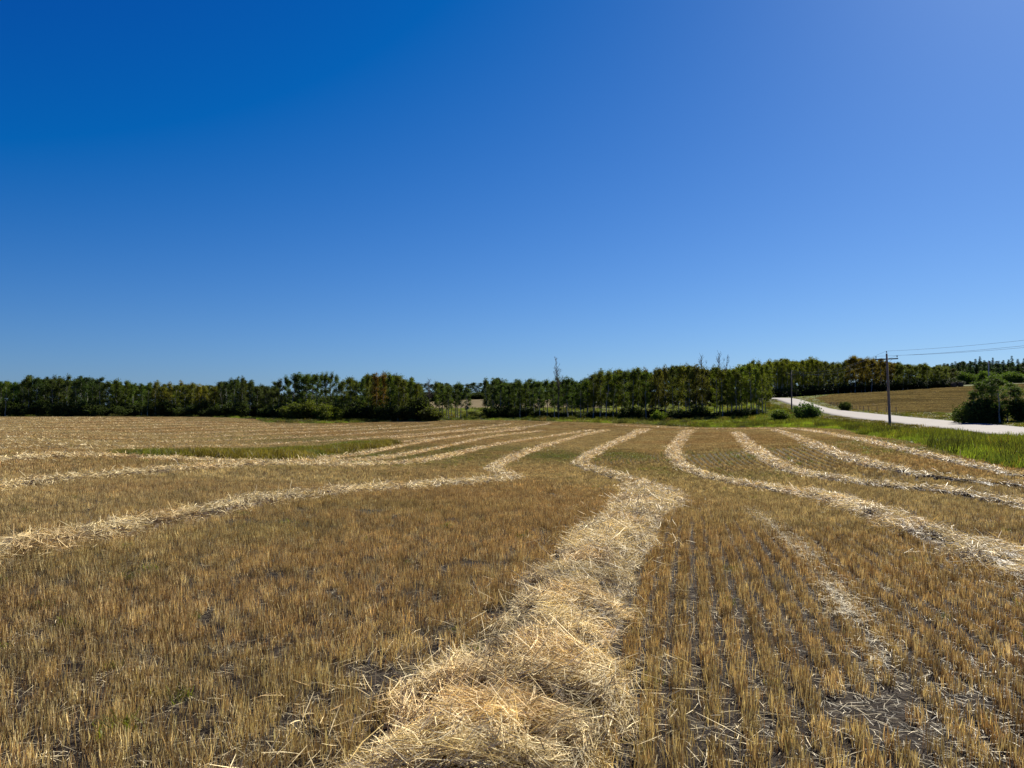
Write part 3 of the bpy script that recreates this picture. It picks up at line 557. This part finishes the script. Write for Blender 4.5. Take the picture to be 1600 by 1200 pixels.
# ------------------------------------------------------------------ trees
def limb_pts(a, d, L, n, r, droop=0):
    P = [Vector(a)]; d = Vector(d).normalized()
    for k in range(n): d = (d + Vector((random.gauss(0, .10), random.gauss(0, .10), .10 - droop))).normalized(); P.append(P[-1] + d * L / n)
    return P
def make_aspen(seed, h=12.0, base=.32, rad=2.0, dens=1.0, shape=0):
    random.seed(seed); g = np.random.default_rng(seed); t = MB(); tr = [Vector((0, 0, -.3))]; x = y = 0
    for k in range(1, 9): x += random.gauss(0, .10); y += random.gauss(0, .10); tr.append(Vector((x, y, h * .94 * k / 8)))
    t.tube(tr, [.15 - .0155 * k for k in range(9)], 6); tips = []
    def onT(f): i = min(int(f * 8), 7); return tr[i].lerp(tr[i + 1], f * 8 - i)
    for k in range(18):
        f = base * .9 + (1 - base * .9) * (k + random.random()) / 18; f = min(f, .97); a = random.uniform(0, 6.28); u = (f - base) / (1 - base)
        env = rad * (max(.05, math.sin(math.pi * min(1, max(0, u) * .80 + .16))) ** .7 if shape == 0 else (1 - .75 * max(0, u)) if shape == 1 else (.60 + .60 * max(u, 0) if u < .6 else .96 - (u - .6) * 1.9))
        L = env * random.uniform(.75, 1.15); P = limb_pts(onT(f), (math.cos(a), math.sin(a), random.uniform(.35, 1.0)), L, 4, 0); t.tube(P, [.05, .038, .028, .018, .01], 4, cap=False); tips += [P[2], P[3], P[4], P[4]]
    for k in range(7): tips.append(onT(random.uniform(.85, .995)) + Vector((random.gauss(0, .22), random.gauss(0, .22), random.uniform(0, 1.0))))
    C = []; B = []
    for p in tips:
        if random.random() > .90 * dens: continue
        m = int(random.uniform(30, 75)); rr = random.uniform(.22, .58); q = np.array(p)[None] + g.normal(size=(m, 3)) * rr * np.array([[.75, .75, .6]]); C.append(q); B.append(np.full(m, random.uniform(.65, 1.35)))
    C = np.concatenate(C); B = np.concatenate(B); V, Q = cards(C, g.uniform(.09, .22, len(C)), g); c = np.repeat(B * g.uniform(.7, 1.3, len(C)), 4)[:, None] * (1 + g.normal(0, .05, (len(V), 3)))
    return t.mesh('trunk', M_BARK), (V, Q, c)
def make_spruce(seed, h=14.0):
    random.seed(seed); g = np.random.default_rng(seed); t = MB(); t.tube([(0, 0, -.3), (0, 0, h * .5), (0, 0, h * .98)], [.2, .12, .02], 6); C = []
    z = h * .08
    while z < h:
        f = z / h; R = 2.3 * (1 - f) ** .85 + .1; nb = 7
        for k in range(nb):
            a = random.uniform(0, 6.28); L = R * random.uniform(.75, 1.1); m = int(10 + 22 * L); s = g.uniform(.15, 1, m) ** .8; q = np.stack([np.cos(a) * L * s, np.sin(a) * L * s, z - .28 * L * s + .0 * s], 1) + g.normal(size=(m, 3)) * np.array([[.13, .13, .09]]); C.append(q)
        z += h * .042
    C = np.concatenate(C); V, Q = cards(C, g.uniform(.12, .26, len(C)), g, .5); c = np.repeat(g.uniform(.6, 1.3, len(C)), 4)[:, None] * np.array([[.62, .85, 1.05]])
    return t.mesh('trunk', M_DBARK), (V, Q, c)
def make_bare(seed, h=13.0, spread=1.0):
    random.seed(seed); t = MB(); tr = [Vector((0, 0, -.3))]; x = y = 0
    for k in range(1, 9): x += random.gauss(0, .12); y += random.gauss(0, .12); tr.append(Vector((x, y, h * k / 8)))
    t.tube(tr, [.16 - .0165 * k for k in range(9)], 6); b = MB()
    for k in range(22):
        f = random.uniform(.45, .98); i = min(int(f * 8), 7); p = tr[i].lerp(tr[i + 1], f * 8 - i); a = random.uniform(0, 6.28); L = (1.05 - f) * 4.2 * spread * random.uniform(.6, 1.1) + .5
        P = limb_pts(p, (math.cos(a), math.sin(a), random.uniform(.8, 1.6)), L, 4, 0); b.tube(P, [.05, .04, .032, .025, .018], 4, cap=False)
        for m in range(5):
            q = P[random.randint(1, 4)]; a2 = random.uniform(0, 6.28); P2 = limb_pts(q, (math.cos(a2), math.sin(a2), random.uniform(.4, 1.4)), L * .4, 3, 0); b.tube(P2, [.028, .022, .018, .014], 3, cap=False)
    return t.mesh('trunk', M_DBARK), b.mesh('branch', M_DBARK)
def make_shrub(seed, h=2.4, rad=1.8, n=26):
    random.seed(seed); g = np.random.default_rng(seed); t = MB(); C = []; B = []
    for k in range(n):
        a = random.uniform(0, 6.28); rr = rad * math.sqrt(random.random()) * .9; top = h * (1 - .62 * (rr / rad) ** 2) * random.uniform(.75, 1.05)
        e = Vector((rr * math.cos(a), rr * math.sin(a), top)); s = Vector((e.x * .25, e.y * .25, -.15)); t.tube([s, s.lerp(e, .5) + Vector((0, 0, .1)), e], [.035, .025, .01], 4, cap=False)
        for f in (.3, .5, .68, .84, 1.0):
            m = int(26 * f + 12); q = np.array(s.lerp(e, f))[None] + g.normal(size=(m, 3)) * np.array([[.26, .26, .20]]) * (h / 2.4); q[:, 2] = np.maximum(q[:, 2], .03); C.append(q); B.append(np.full(m, random.uniform(.7, 1.3)))
    C = np.concatenate(C); B = np.concatenate(B); V, Q = cards(C, g.uniform(.10, .21, len(C)), g); c = np.repeat(B * g.uniform(.7, 1.3, len(C)), 4)[:, None] * np.ones((1, 3))
    return t.mesh('stem', M_DBARK), (V, Q, c)
ASP = [make_aspen(10 + k, 12, (.30, .22, .36, .42, .26, .34, .18, .30, .4, .24, .3, .2)[k], (1.9, 2.1, 1.7, 1.5, 2.2, 1.8, 2.0, 1.6, 1.9, 2.3, 1.5, 1.8)[k], (1, 1, .9, .8, 1, .85, 1, .8, 1, 1, .9, 1)[k], (0, 0, 2, 2, 0, 0, 1, 0, 2, 0, 1, 0)[k]) for k in range(12)]
SPR = [make_spruce(40 + k) for k in range(3)]; SHR = [make_shrub(60 + k, 2.4, (1.8, 2.2, 1.5, 2.0)[k]) for k in range(4)]; BARE = [make_bare(80, 14), make_bare(81, 14, 1.3)]
def crown_mesh(v, name, mat): V, Q, c = v; return mesh_np(name, V, Q, mat, {'col': c})
ASPm = [(a, crown_mesh(b, 'crown', M_FOLIAGE)) for a, b in ASP]; SPRm = [(a, crown_mesh(b, 'crown', M_FOLIAGE)) for a, b in SPR]; SHRm = [(a, crown_mesh(b, 'foliage', M_FOLIAGE)) for a, b in SHR]
def plant(kind, v, X, Y, h, w, col, label, cat, group=None, sink=0.0, lean=(0, 0)):
    lib, names, h0 = {'aspen_tree': (ASPm, ('trunk', 'crown'), 12.4), 'spruce_tree': (SPRm, ('trunk', 'crown'), 14.), 'bare_tree': (BARE, ('trunk', 'branch'), 14.), 'shrub': (SHRm, ('stem', 'foliage'), 2.5)}[kind]
    e = bpy.data.objects.new(kind, None); sc.collection.objects.link(e); e.empty_display_size = .5
    e.location = (X, Y, float(H(X, Y)) - sink); e.scale = (w, w, h / h0); e.rotation_euler = (lean[0], lean[1], random.uniform(0, 6.28)); tag(e, label, cat, group)
    for me, nm in zip(lib[v % len(lib)], names):
        c = bpy.data.objects.new(nm, me); sc.collection.objects.link(c); c.parent = e; c.color = (*col, 1)
    return e
def plant_px(kind, v, px, top, Y, w, col, label, cat, group=None, **k):
    x, _, z = at(px, top, Y); h = z - float(H(x, Y)); return plant(kind, v, x, Y, h, w, col, label, cat, group, **k)

TOPS = pts('-40 590|0 591|10 590|40 592|50 585|80 586|110 583|125 584|140 587|150 589|160 589|175 592|200 592|205 595|235 595|260 598|275 596|288 594|302 595|312 600|325 599|340 597|350 590|368 588|380 587|395 593|410 597|425 598|436 590|447 586|455 584|466 578|480 580|495 578|510 581|520 578|530 583|545 585|566 588|575 580|585 579|598 581|605 580|615 578|627 586|635 588|645 588|655 596|660 625|670 603|675 597|685 594|700 599|715 594|722 593|735 598|742 599|750 596|757 590|768 590|777 583|785 591|797 595|800 591|812 593|830 593|845 593|858 590|880 586|890 589|905 590|920 589|927 578|940 576|955 578|970 572|985 574|995 572|1005 573|1025 571|1045 566|1060 565|1068 563|1085 569|1100 567|1110 567|1125 569|1150 570|1165 564|1178 558|1188 561|1197 567')
FY = pts('-60 176|0 178|200 178|400 172|560 165|655 164|700 168|800 172|1000 168|1100 160|1200 152')
_tx, _ty = zip(*TOPS); _fx, _fy = zip(*FY)
CLUMPS = [(-99, 28, "mid green aspens at the wood's far left end", (.8, 1.15, .8)), (28, 160, 'dark aspens in the nearly black wood behind the crest', (.55, .72, .7)),
          (160, 240, 'dull green aspens right of the nearly black wood', (.85, 1.0, .7)), (240, 345, 'olive aspens left of the darker tall clump', (1.35, 1.25, .65)),
          (345, 440, 'dark green aspens left of the tall open clump', (.6, .72, .7)), (440, 570, 'tall aspens with sky showing between pale trunks', (.8, .95, .7)),
          (570, 662, 'tall aspens just left of the tan field gap', (.95, 1.0, .6)), (662, 745, 'dark round aspens between the two tan field gaps', (.7, .85, .65)),
          (745, 800, 'dark aspens just right of the tan field gaps', (.65, .8, .65)), (800, 925, 'dark green aspens around the tall leafless tree', (.7, .9, .65)),
          (925, 1010, 'green aspens mid treeline above the grey weeds', (.95, 1.05, .6)), (1010, 1120, 'olive brown aspens beyond the green grass strip', (1.05, .95, .7)),
          (1120, 1205, 'yellowish aspens at the treeline end by the road', (1.2, 1.3, .6))]
random.seed(3)
x = -34.0; cnt = 0
while x < 1204:
    for row, (dy, drop, prob) in enumerate(((0, 0, .96), (7, -1, .85))):
        px = x + row * 4.5 + random.uniform(-2.5, 2.5)
        if px > 1199 or random.random() > prob: continue
        if 656 < px < 671: continue
        if 736 < px < 750: continue
        Y = float(np.interp(px, _fx, _fy)) + dy + random.uniform(-3, 3)
        if 28 < px < 560: Y += 2
        top = float(np.interp(px, _tx, _ty)) + random.uniform(-1.5, 3.5) + (row * 2 if 436 < px < 570 else 0) + max(0, random.gauss(0, 4.5)) - (2.5 if random.random() < .12 else 0)
        lab, col = [(l, c) for a, b, l, c in CLUMPS if a <= px < b][0]; grp = lab
        b = random.uniform(.8, 1.2); cc = tuple(max(.1, c * b * random.uniform(.92, 1.08)) for c in col); v = random.randrange(12)
        if 436 < px < 560: v = random.choice([2, 3, 8, 5])
        special = None
        if 578 <= px <= 618 and row == 0 and random.random() < .6: cc = (1.6 * b, .85 * b, .5 * b); lab = grp = 'orange topped aspens left of the tan field gap'
        elif random.random() < .10: cc = (cc[0] * 1.3, cc[1] * 1.15, cc[2] * .8)
        plant_px('aspen_tree', v, px, top, Y, random.uniform(.58, 1.0), cc, lab, 'tree', grp); cnt += 1
    x += 10.2 if x > 420 else 11.5
print('ASPENS', cnt)
# the wood beyond the road, on the rise
TR = pts('1195 567|1207 558|1216 562|1225 557|1240 562|1260 559|1272 556|1282 560|1295 565|1310 563|1318 562|1325 557|1335 555|1345 556|1355 557|1365 557|1378 559|1390 563|1400 566|1408 564|1425 568|1440 566|1455 568|1472 569|1482 573')
_rx, _ry = zip(*TR); x = 1196.0
while x < 1480:
    for row in range(2):
        px = x + row * 4 + random.uniform(-2, 2); Y = float(np.interp(px, (1195, 1260, 1300, 1400, 1480), (268, 288, 300, 306, 322))) + row * 9 + random.uniform(-2, 2)
        top = float(np.interp(px, _rx, _ry)) + random.uniform(-1.5, 3) + max(0, random.gauss(0, 1.5)); b = random.uniform(.8, 1.15)
        if px < 1275: col, lab = (1.5, 1.45, .55), 'yellow green aspens behind the road bend'
        elif px < 1320: col, lab = (1.2, 1.15, .6), 'mid green aspens left of the rusty clump'
        elif px < 1400: col, lab = (1.55, 1.05, .6), 'rusty topped aspens behind the nearest utility pole'
        else: col, lab = (1.15, 1.2, .55), 'green aspens above the brown field'
        plant_px('aspen_tree', random.randrange(12), px, top, Y, random.uniform(1.0, 1.35), tuple(c * b for c in col), lab, 'tree', lab); cnt += 1
    x += 8.2
print('ASPENS', cnt)
plant_px('bare_tree', 0, 872, 560, 165, 1.0, (1, 1, 1), 'tall leafless dead tree rising above the middle of the treeline', 'bare tree')
plant_px('bare_tree', 1, 671, 593, 163, .8, (1, 1, 1), 'leafless tree leaning out at the edge of the tan field gap', 'bare tree')
for px, top in ((1125, 552), (1136, 557), (1097, 556)):
    plant_px('bare_tree', int(px) % 2, px, top, 161, .75, (1, 1, 1), {1125: 'tallest bare tree top above the right part of the treeline', 1136: 'bare twiggy tree top just right of the tallest bare one', 1150: 'short bare twiggy tree top left of the yellowish end trees', 1097: 'single thin bare spike above the dense olive row', 1008: 'small brown bare top in the long row of trees'}[px], 'bare tree')
# conifer hill on the right
for i, (px, top) in enumerate(pts('1488 566|1497 567|1506 564|1516 563|1524 560|1531 556|1538 562|1546 563|1551 558|1560 563|1568 562|1576 561|1581 555|1590 560|1600 559|1612 560')):
    tall = int(px) in (1531, 1551, 1581)
    plant_px('spruce_tree', i, px, top, 430 + (i % 3) * 8, 1.25 if tall else 1.5, (.75, .95, .9), 'pointed spruce rising above the dark conifers on the far right hill' if tall else 'dark blue green spruce in the far conifer wood on the right hill', 'spruce', 'tall spruces on the far hill' if tall else 'spruces in the far conifer wood')
for i, px in enumerate(range(1484, 1612, 9)):
    plant_px('shrub', i, px + random.uniform(-2, 2), 583 + random.uniform(-3, 4), 372 + random.uniform(-8, 8), 2.6, (1.0, 1.35, .75), 'bright green leafy bush in the band below the far conifers', 'bush', 'bushes below the far conifers')
# single bushes
plant_px('shrub', 1, 462, 630, 160, 2.0, (.9, .95, .6), 'low olive bush under the tall open clump of aspens', 'bush')
plant_px('shrub', 0, 490, 626, 160, 2.1, (.95, .95, .55), 'wide olive bush between two lower ones at the foot of the tall clump', 'bush')
plant_px('shrub', 3, 513, 632, 157, 1.7, (1.15, 1.2, .6), 'yellow green rounded bush at the foot of the tall open clump', 'bush')
plant_px('shrub', 2, 672, 637, 158, 1.9, (.8, .8, .6), 'dark low bush at the edge of the tan field gap', 'bush')
plant_px('shrub', 2, 657, 622, 161, 2.0, (.45, .5, .5), 'large dark bush left of the gap with the tan field', 'bush')
plant_px('shrub', 0, 1030, 641, 150, .9, (1.35, 1.6, .7), 'small bright green sapling bush under the dense row of trees', 'bush')
plant_px('shrub', 1, 1258, 629.5, 128, 1.25, (.75, 1.1, 1.0), 'rounded blue green willow bush on the verge beside the road bend', 'bush')
plant_px('shrub', 2, 1218, 640.5, 132, 1.25, (1.2, 1.4, .8), 'loose olive bush on the verge just left of the blue green willow', 'bush')
plant_px('shrub', 3, 1321, 627.5, 178, .9, (.6, .7, .55), 'small dark bush at the corner of the brown field across the road', 'bush')
plant_px('shrub', 2, 1503, 643, 100, .95, (.8, .9, .7), 'low dark bush at the foot of the big tree clump across the road', 'bush')
for px, top, Y, w, v, lab in ((1548, 583, 97, .85, 4, 'tallest tree in the roadside clump at the right edge'), (1530, 594, 98, .8, 9, 'tree second from the road side of the roadside clump'), (1517, 609, 97, .65, 6, 'short tree at the outer left of the roadside clump'), (1539, 589, 100, .8, 1, 'tree just left of the tallest in the roadside clump'), (1561, 588, 95, .8, 0, 'tree just right of the tallest in the roadside clump'), (1574, 596, 97, .8, 9, 'sloping crowned tree in the right half of the roadside clump'), (1589, 606, 96, .8, 1, 'shorter tree at the very right edge of the roadside clump')):
    plant_px('aspen_tree', v, px, top, Y, w, (.90, 1.2, .8), lab, 'tree')
for px, top, w, lab in ((1515, 628, 1.0, 'dark bush forming the left foot of the roadside clump'), (1533, 620, 1.0, 'dense dark bush in the middle of the roadside clump'), (1558, 634, .9, 'low dark bush under the right part of the roadside clump'), (1594, 626, 1.2, 'dense dark bush at the very right edge of the roadside clump')):
    plant_px('shrub', int(px), px, top, 96, w, (.55, .72, .6), lab, 'bush')
# dark undergrowth bushes along the foot of the treeline
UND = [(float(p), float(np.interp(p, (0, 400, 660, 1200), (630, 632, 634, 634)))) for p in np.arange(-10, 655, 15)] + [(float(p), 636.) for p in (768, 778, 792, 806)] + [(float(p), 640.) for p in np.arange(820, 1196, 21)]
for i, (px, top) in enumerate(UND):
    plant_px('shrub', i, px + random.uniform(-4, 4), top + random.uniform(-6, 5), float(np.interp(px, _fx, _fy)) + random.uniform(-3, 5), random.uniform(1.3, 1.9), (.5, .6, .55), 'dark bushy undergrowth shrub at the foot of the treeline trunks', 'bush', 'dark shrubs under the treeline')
def build_woods():
    protos = []
    for k in (0, 1, 4, 6, 9, 11):
        a, (V, Q, c) = ASP[k]; n = a.copy(); bpy_me = n; protos.append(crown_mesh(ASP[k][1], 'wood_tree', M_WILD))
    for k in (0, 1): protos.append(crown_mesh(SPR[k][1], 'wood_tree', M_WILD))
    for k in (0, 1): protos.append(crown_mesh(SHR[k][1], 'wood_tree', M_WILD))
    P = []; S = []; V = []; T = []
    def add(px, top, Y, w, v, col):
        x, _, z = at(px, top, Y); g = float(H(x, Y)); h0 = 14. if v in (6, 7) else 2.5 if v > 7 else 12.4; h = z - g
        if h < 1: return
        P.append((x, Y, g)); S.append((w, w, h / h0)); V.append(v); T.append(col)
    R = random.Random(5); top = lambda p: float(np.interp(p, _tx, _ty))
    for Yd in (14, 22, 32):                                   # depth of the near wood
        for px in np.arange(-330, 1200, 11):
            p = px + R.uniform(-4, 4)
            if 430 < p < 572 or 650 < p < 762 and Yd > 0 or 835 < p < 860: continue
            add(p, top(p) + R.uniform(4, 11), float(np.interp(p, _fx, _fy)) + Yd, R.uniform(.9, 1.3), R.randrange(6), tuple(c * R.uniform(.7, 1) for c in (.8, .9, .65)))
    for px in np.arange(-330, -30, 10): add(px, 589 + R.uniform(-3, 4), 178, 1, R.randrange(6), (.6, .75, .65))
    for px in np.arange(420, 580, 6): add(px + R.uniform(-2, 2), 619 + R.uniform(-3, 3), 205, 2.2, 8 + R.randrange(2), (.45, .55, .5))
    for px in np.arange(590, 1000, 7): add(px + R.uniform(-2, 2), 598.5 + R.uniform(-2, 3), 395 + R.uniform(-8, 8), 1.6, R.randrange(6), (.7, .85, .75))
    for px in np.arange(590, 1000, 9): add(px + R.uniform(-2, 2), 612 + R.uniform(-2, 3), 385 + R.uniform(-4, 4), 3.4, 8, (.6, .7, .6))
    for px in np.arange(1185, 1490, 7):                      # inside the wood beyond the road
        Y = float(np.interp(px, (1195, 1260, 1300, 1400, 1480), (268, 288, 300, 306, 322)))
        for d in (20, 32): add(px + R.uniform(-3, 3), float(np.interp(px, _rx, _ry)) + R.uniform(2, 7), Y + d, R.uniform(1.2, 1.5), R.randrange(6), (1., .95, .6))
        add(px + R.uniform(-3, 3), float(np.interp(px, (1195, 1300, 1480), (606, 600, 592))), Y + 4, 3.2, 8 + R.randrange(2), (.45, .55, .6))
    for px in np.arange(1470, 1850, 6):
        for d in (0, 14, 26): add(px + R.uniform(-3, 3), 562 + R.uniform(1, 8) + (px < 1490) * 3, 448 + d, R.uniform(1.4, 1.8), R.choice((6, 7, 0, 1, 6)), (.75, .9, .85))
        add(px, 574 + R.uniform(-2, 3), 440, 4, 8, (.45, .6, .65))
    P, S, T = map(np.array, (P, S, T)); n = len(P); print('WOOD', n)
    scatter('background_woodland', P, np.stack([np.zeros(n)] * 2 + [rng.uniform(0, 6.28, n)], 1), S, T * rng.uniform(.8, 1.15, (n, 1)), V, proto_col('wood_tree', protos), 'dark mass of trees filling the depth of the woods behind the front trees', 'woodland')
build_woods()

# ------------------------------------------------------------------ utility line
def pole_parts(root, h=9.6, wood=None):
    m = MB(); m.tube([(0, 0, -.6), (0, 0, h * .5), (0, 0, h)], [.17, .14, .10], 12); link('pole', m.mesh('pole', wood or M_POLE), root)
    m = MB(); m.box((0, .13, h - .62), (2.45, .10, .13)); arm = link('crossarm', m.mesh('crossarm', M_ARM, False), root)
    for s in (-1, 1):
        m = MB(); m.tube([(s * .62, .19, h - .64), (s * .04, .16, h - 1.22)], [.016, .016], 5); link('brace', m.mesh('brace', M_STEEL), arm)
    prof = [(.012, 0), (.012, .12), (.05, .12), (.065, .15), (.04, .17), (.055, .20), (.03, .23), (.035, .26), (.0, .27)]
    for x, y, z in ((-1.13, .13, h - .555), (1.13, .13, h - .555), (0, 0, h - .01)):
        m = MB(); m.lathe([(r * 1.25, zz * 1.2) for r, zz in prof], (x, y, z), 10); link('insulator', m.mesh('insulator', M_PORC), root)
def make_pole(loc, rz, h, label, tiltx=0):
    e = bpy.data.objects.new('utility_pole', None); sc.collection.objects.link(e); e.location = loc; e.rotation_euler = (0, tiltx, rz); pole_parts(e, h); tag(e, label, 'utility pole', 'utility poles along the road'); return e
def top_at(px, py, Y): x, _, z = at(px, py, Y); return x, Y, z
rz = -.25
x1, y1, z1 = top_at(1385.5, 548.5, 88); g1 = float(H(44.0, 88)); bx, _, _ = at(1391, 674, 88)
P1 = make_pole((bx, 88, g1), rz, z1 - g1 - .3, 'tall wooden utility pole with crossarm standing nearest, in front of the pale road', math.atan((x1 - bx) / (z1 - g1)))
x2, y2, _ = at(1237, 640, 172); g2 = float(H(x2, 172)); P2 = make_pole((x2, 172, g2), rz, 8.8, 'smaller wooden utility pole beside the round bush at the road bend')
x0, y0 = 44.5, 0.0; g0 = float(H(x0, y0)); h0_ = z1 + 1.2 - g0; P0 = make_pole((x0, y0, g0), .0, h0_, 'utility pole standing out of view across the road')
xf, yf, _ = at(1545, 590, 330); 
e = bpy.data.objects.new('utility_pole', None); sc.collection.objects.link(e); e.location = (xf, yf, float(H(xf, yf))); zt = at(1545, 564, 330)[2]; pole_parts(e, zt - e.location.z, M_PALE); e.scale = (1.7, 1.7, 1); tag(e, 'far pale utility pole standing against the dark conifers on the hill', 'utility pole', 'utility poles along the road')
# wires
bpy.context.view_layer.update()
def wire(A, B, sag, label):
    A, B = Vector(A), Vector(B); n = 40; Pp = [A.lerp(B, k / n) - Vector((0, 0, 4 * sag * (k / n) * (1 - k / n))) for k in range(n + 1)]; m = MB(); m.tube(Pp, [.011] * (n + 1), 5)
    o = link('power_line_wire', m.mesh('wire', M_WIRE)); tag(o, label, 'wire', 'overhead wires between the poles')
hs = {P1: z1 - g1 - .3, P2: 8.8, P0: h0_}
def tip(P, k):
    h = hs[P]; loc = {'l': (-1.13, .13, h - .24), 'r': (1.13, .13, h - .24), 't': (0, 0, h + .31)}[k]; return P.matrix_world @ Vector(loc)
for k, nm in (('t', 'uppermost of the overhead wires, on the pole top pin'), ('l', 'overhead wire on the road-averse end of the crossarm'), ('r', 'lowest overhead wire, on the road end of the crossarm')):
    wire(tip(P0, k), tip(P1, k), 1.65, nm + ', leading off the right edge'); wire(tip(P1, k), tip(P2, k), 1.3, nm + ', leading to the smaller pole')
# ------------------------------------------------------------------ fence across the road, bales
def build_fence():
    e = bpy.data.objects.new('wire_fence', None); sc.collection.objects.link(e); A = [ground_at(x, y) for x, y in pts('1298 634|1310 637|1330 640.5|1355 643.5|1400 645.5')]; A = np.array(A); C, s = resample(A, 4.2); C = C[:16]
    e.location = (C[0][0], C[0][1], float(H(*C[0]))); o = e.location; tag(e, 'low fence of wooden posts and wire along the brown field across the road', 'fence')
    me = None; tops = []
    for i, c in enumerate(C):
        if me is None: m = MB(); m.tube([(0, 0, -.3), (0, 0, 1.25)], [.075, .065], 8); me = m.mesh('post', M_POST)
        p = link('post', me, e, (c[0] - o.x, c[1] - o.y, float(H(*c)) - o.z)); p.rotation_euler = (random.gauss(0, .04), random.gauss(0, .04), 0); tops.append(Vector(p.location))
    for z in (.45, .8, 1.12): m = MB(); m.tube([t + Vector((0, 0, z)) for t in tops], [.006] * len(tops), 4); link('wire', m.mesh('wire', M_WIRE), e)
build_fence()
def bale(px, py, label):
    c = ground_at(px, py); m = MB(); n = 28; V = []; Q = []; L = 1.5; R = 1.05; z0 = float(H(*c))
    prof = [(0, -L / 2), (R * .55, -L / 2 + .02), (R * .9, -L / 2 + .03), (R, -L / 2 + .12), (R * 1.01, 0), (R, L / 2 - .12), (R * .9, L / 2 - .03), (R * .55, L / 2 - .02), (0, L / 2)]
    m.lathe(prof, (0, 0, 0), n); me = m.mesh('round_bale', M_BALE); o = link('round_bale', me, None, (c[0], c[1], z0 + R * .93)); o.rotation_euler = (math.radians(90), 0, .5); tag(o, label, 'bale', 'dark bales at the far field edge')
bale(1490, 605.5, 'dark round bale at the top of the brown field, nearer the wood'); bale(1501, 604.8, 'dark round bale at the top of the brown field, nearer the roadside clump')

# ------------------------------------------------------------------ every member of a group is told apart by its place in it
U = 'first second third fourth fifth sixth seventh eighth ninth tenth eleventh twelfth thirteenth fourteenth fifteenth sixteenth seventeenth eighteenth nineteenth'.split()
TN = {2: ('twentieth', 'twenty'), 3: ('thirtieth', 'thirty'), 4: ('fortieth', 'forty'), 5: ('fiftieth', 'fifty'), 6: ('sixtieth', 'sixty')}
def ordinal(n): return U[n - 1] if n < 20 else TN[n // 10][0] if n % 10 == 0 else TN[n // 10][1] + '-' + U[n % 10 - 1]
byg = {}
for o in sc.objects:
    if o.parent is None and o.get('group') and o.name.split('.')[0] in ('aspen_tree', 'spruce_tree', 'shrub'): byg.setdefault(o['group'], []).append(o)
for g, L_ in byg.items():
    L_.sort(key=lambda o: o.location.x / o.location.y)
    for i, o in enumerate(L_): o['label'] = (ordinal(i + 1) + ' from the left of the ' + g) if len(L_) > 1 else g.replace('aspens', 'aspen')
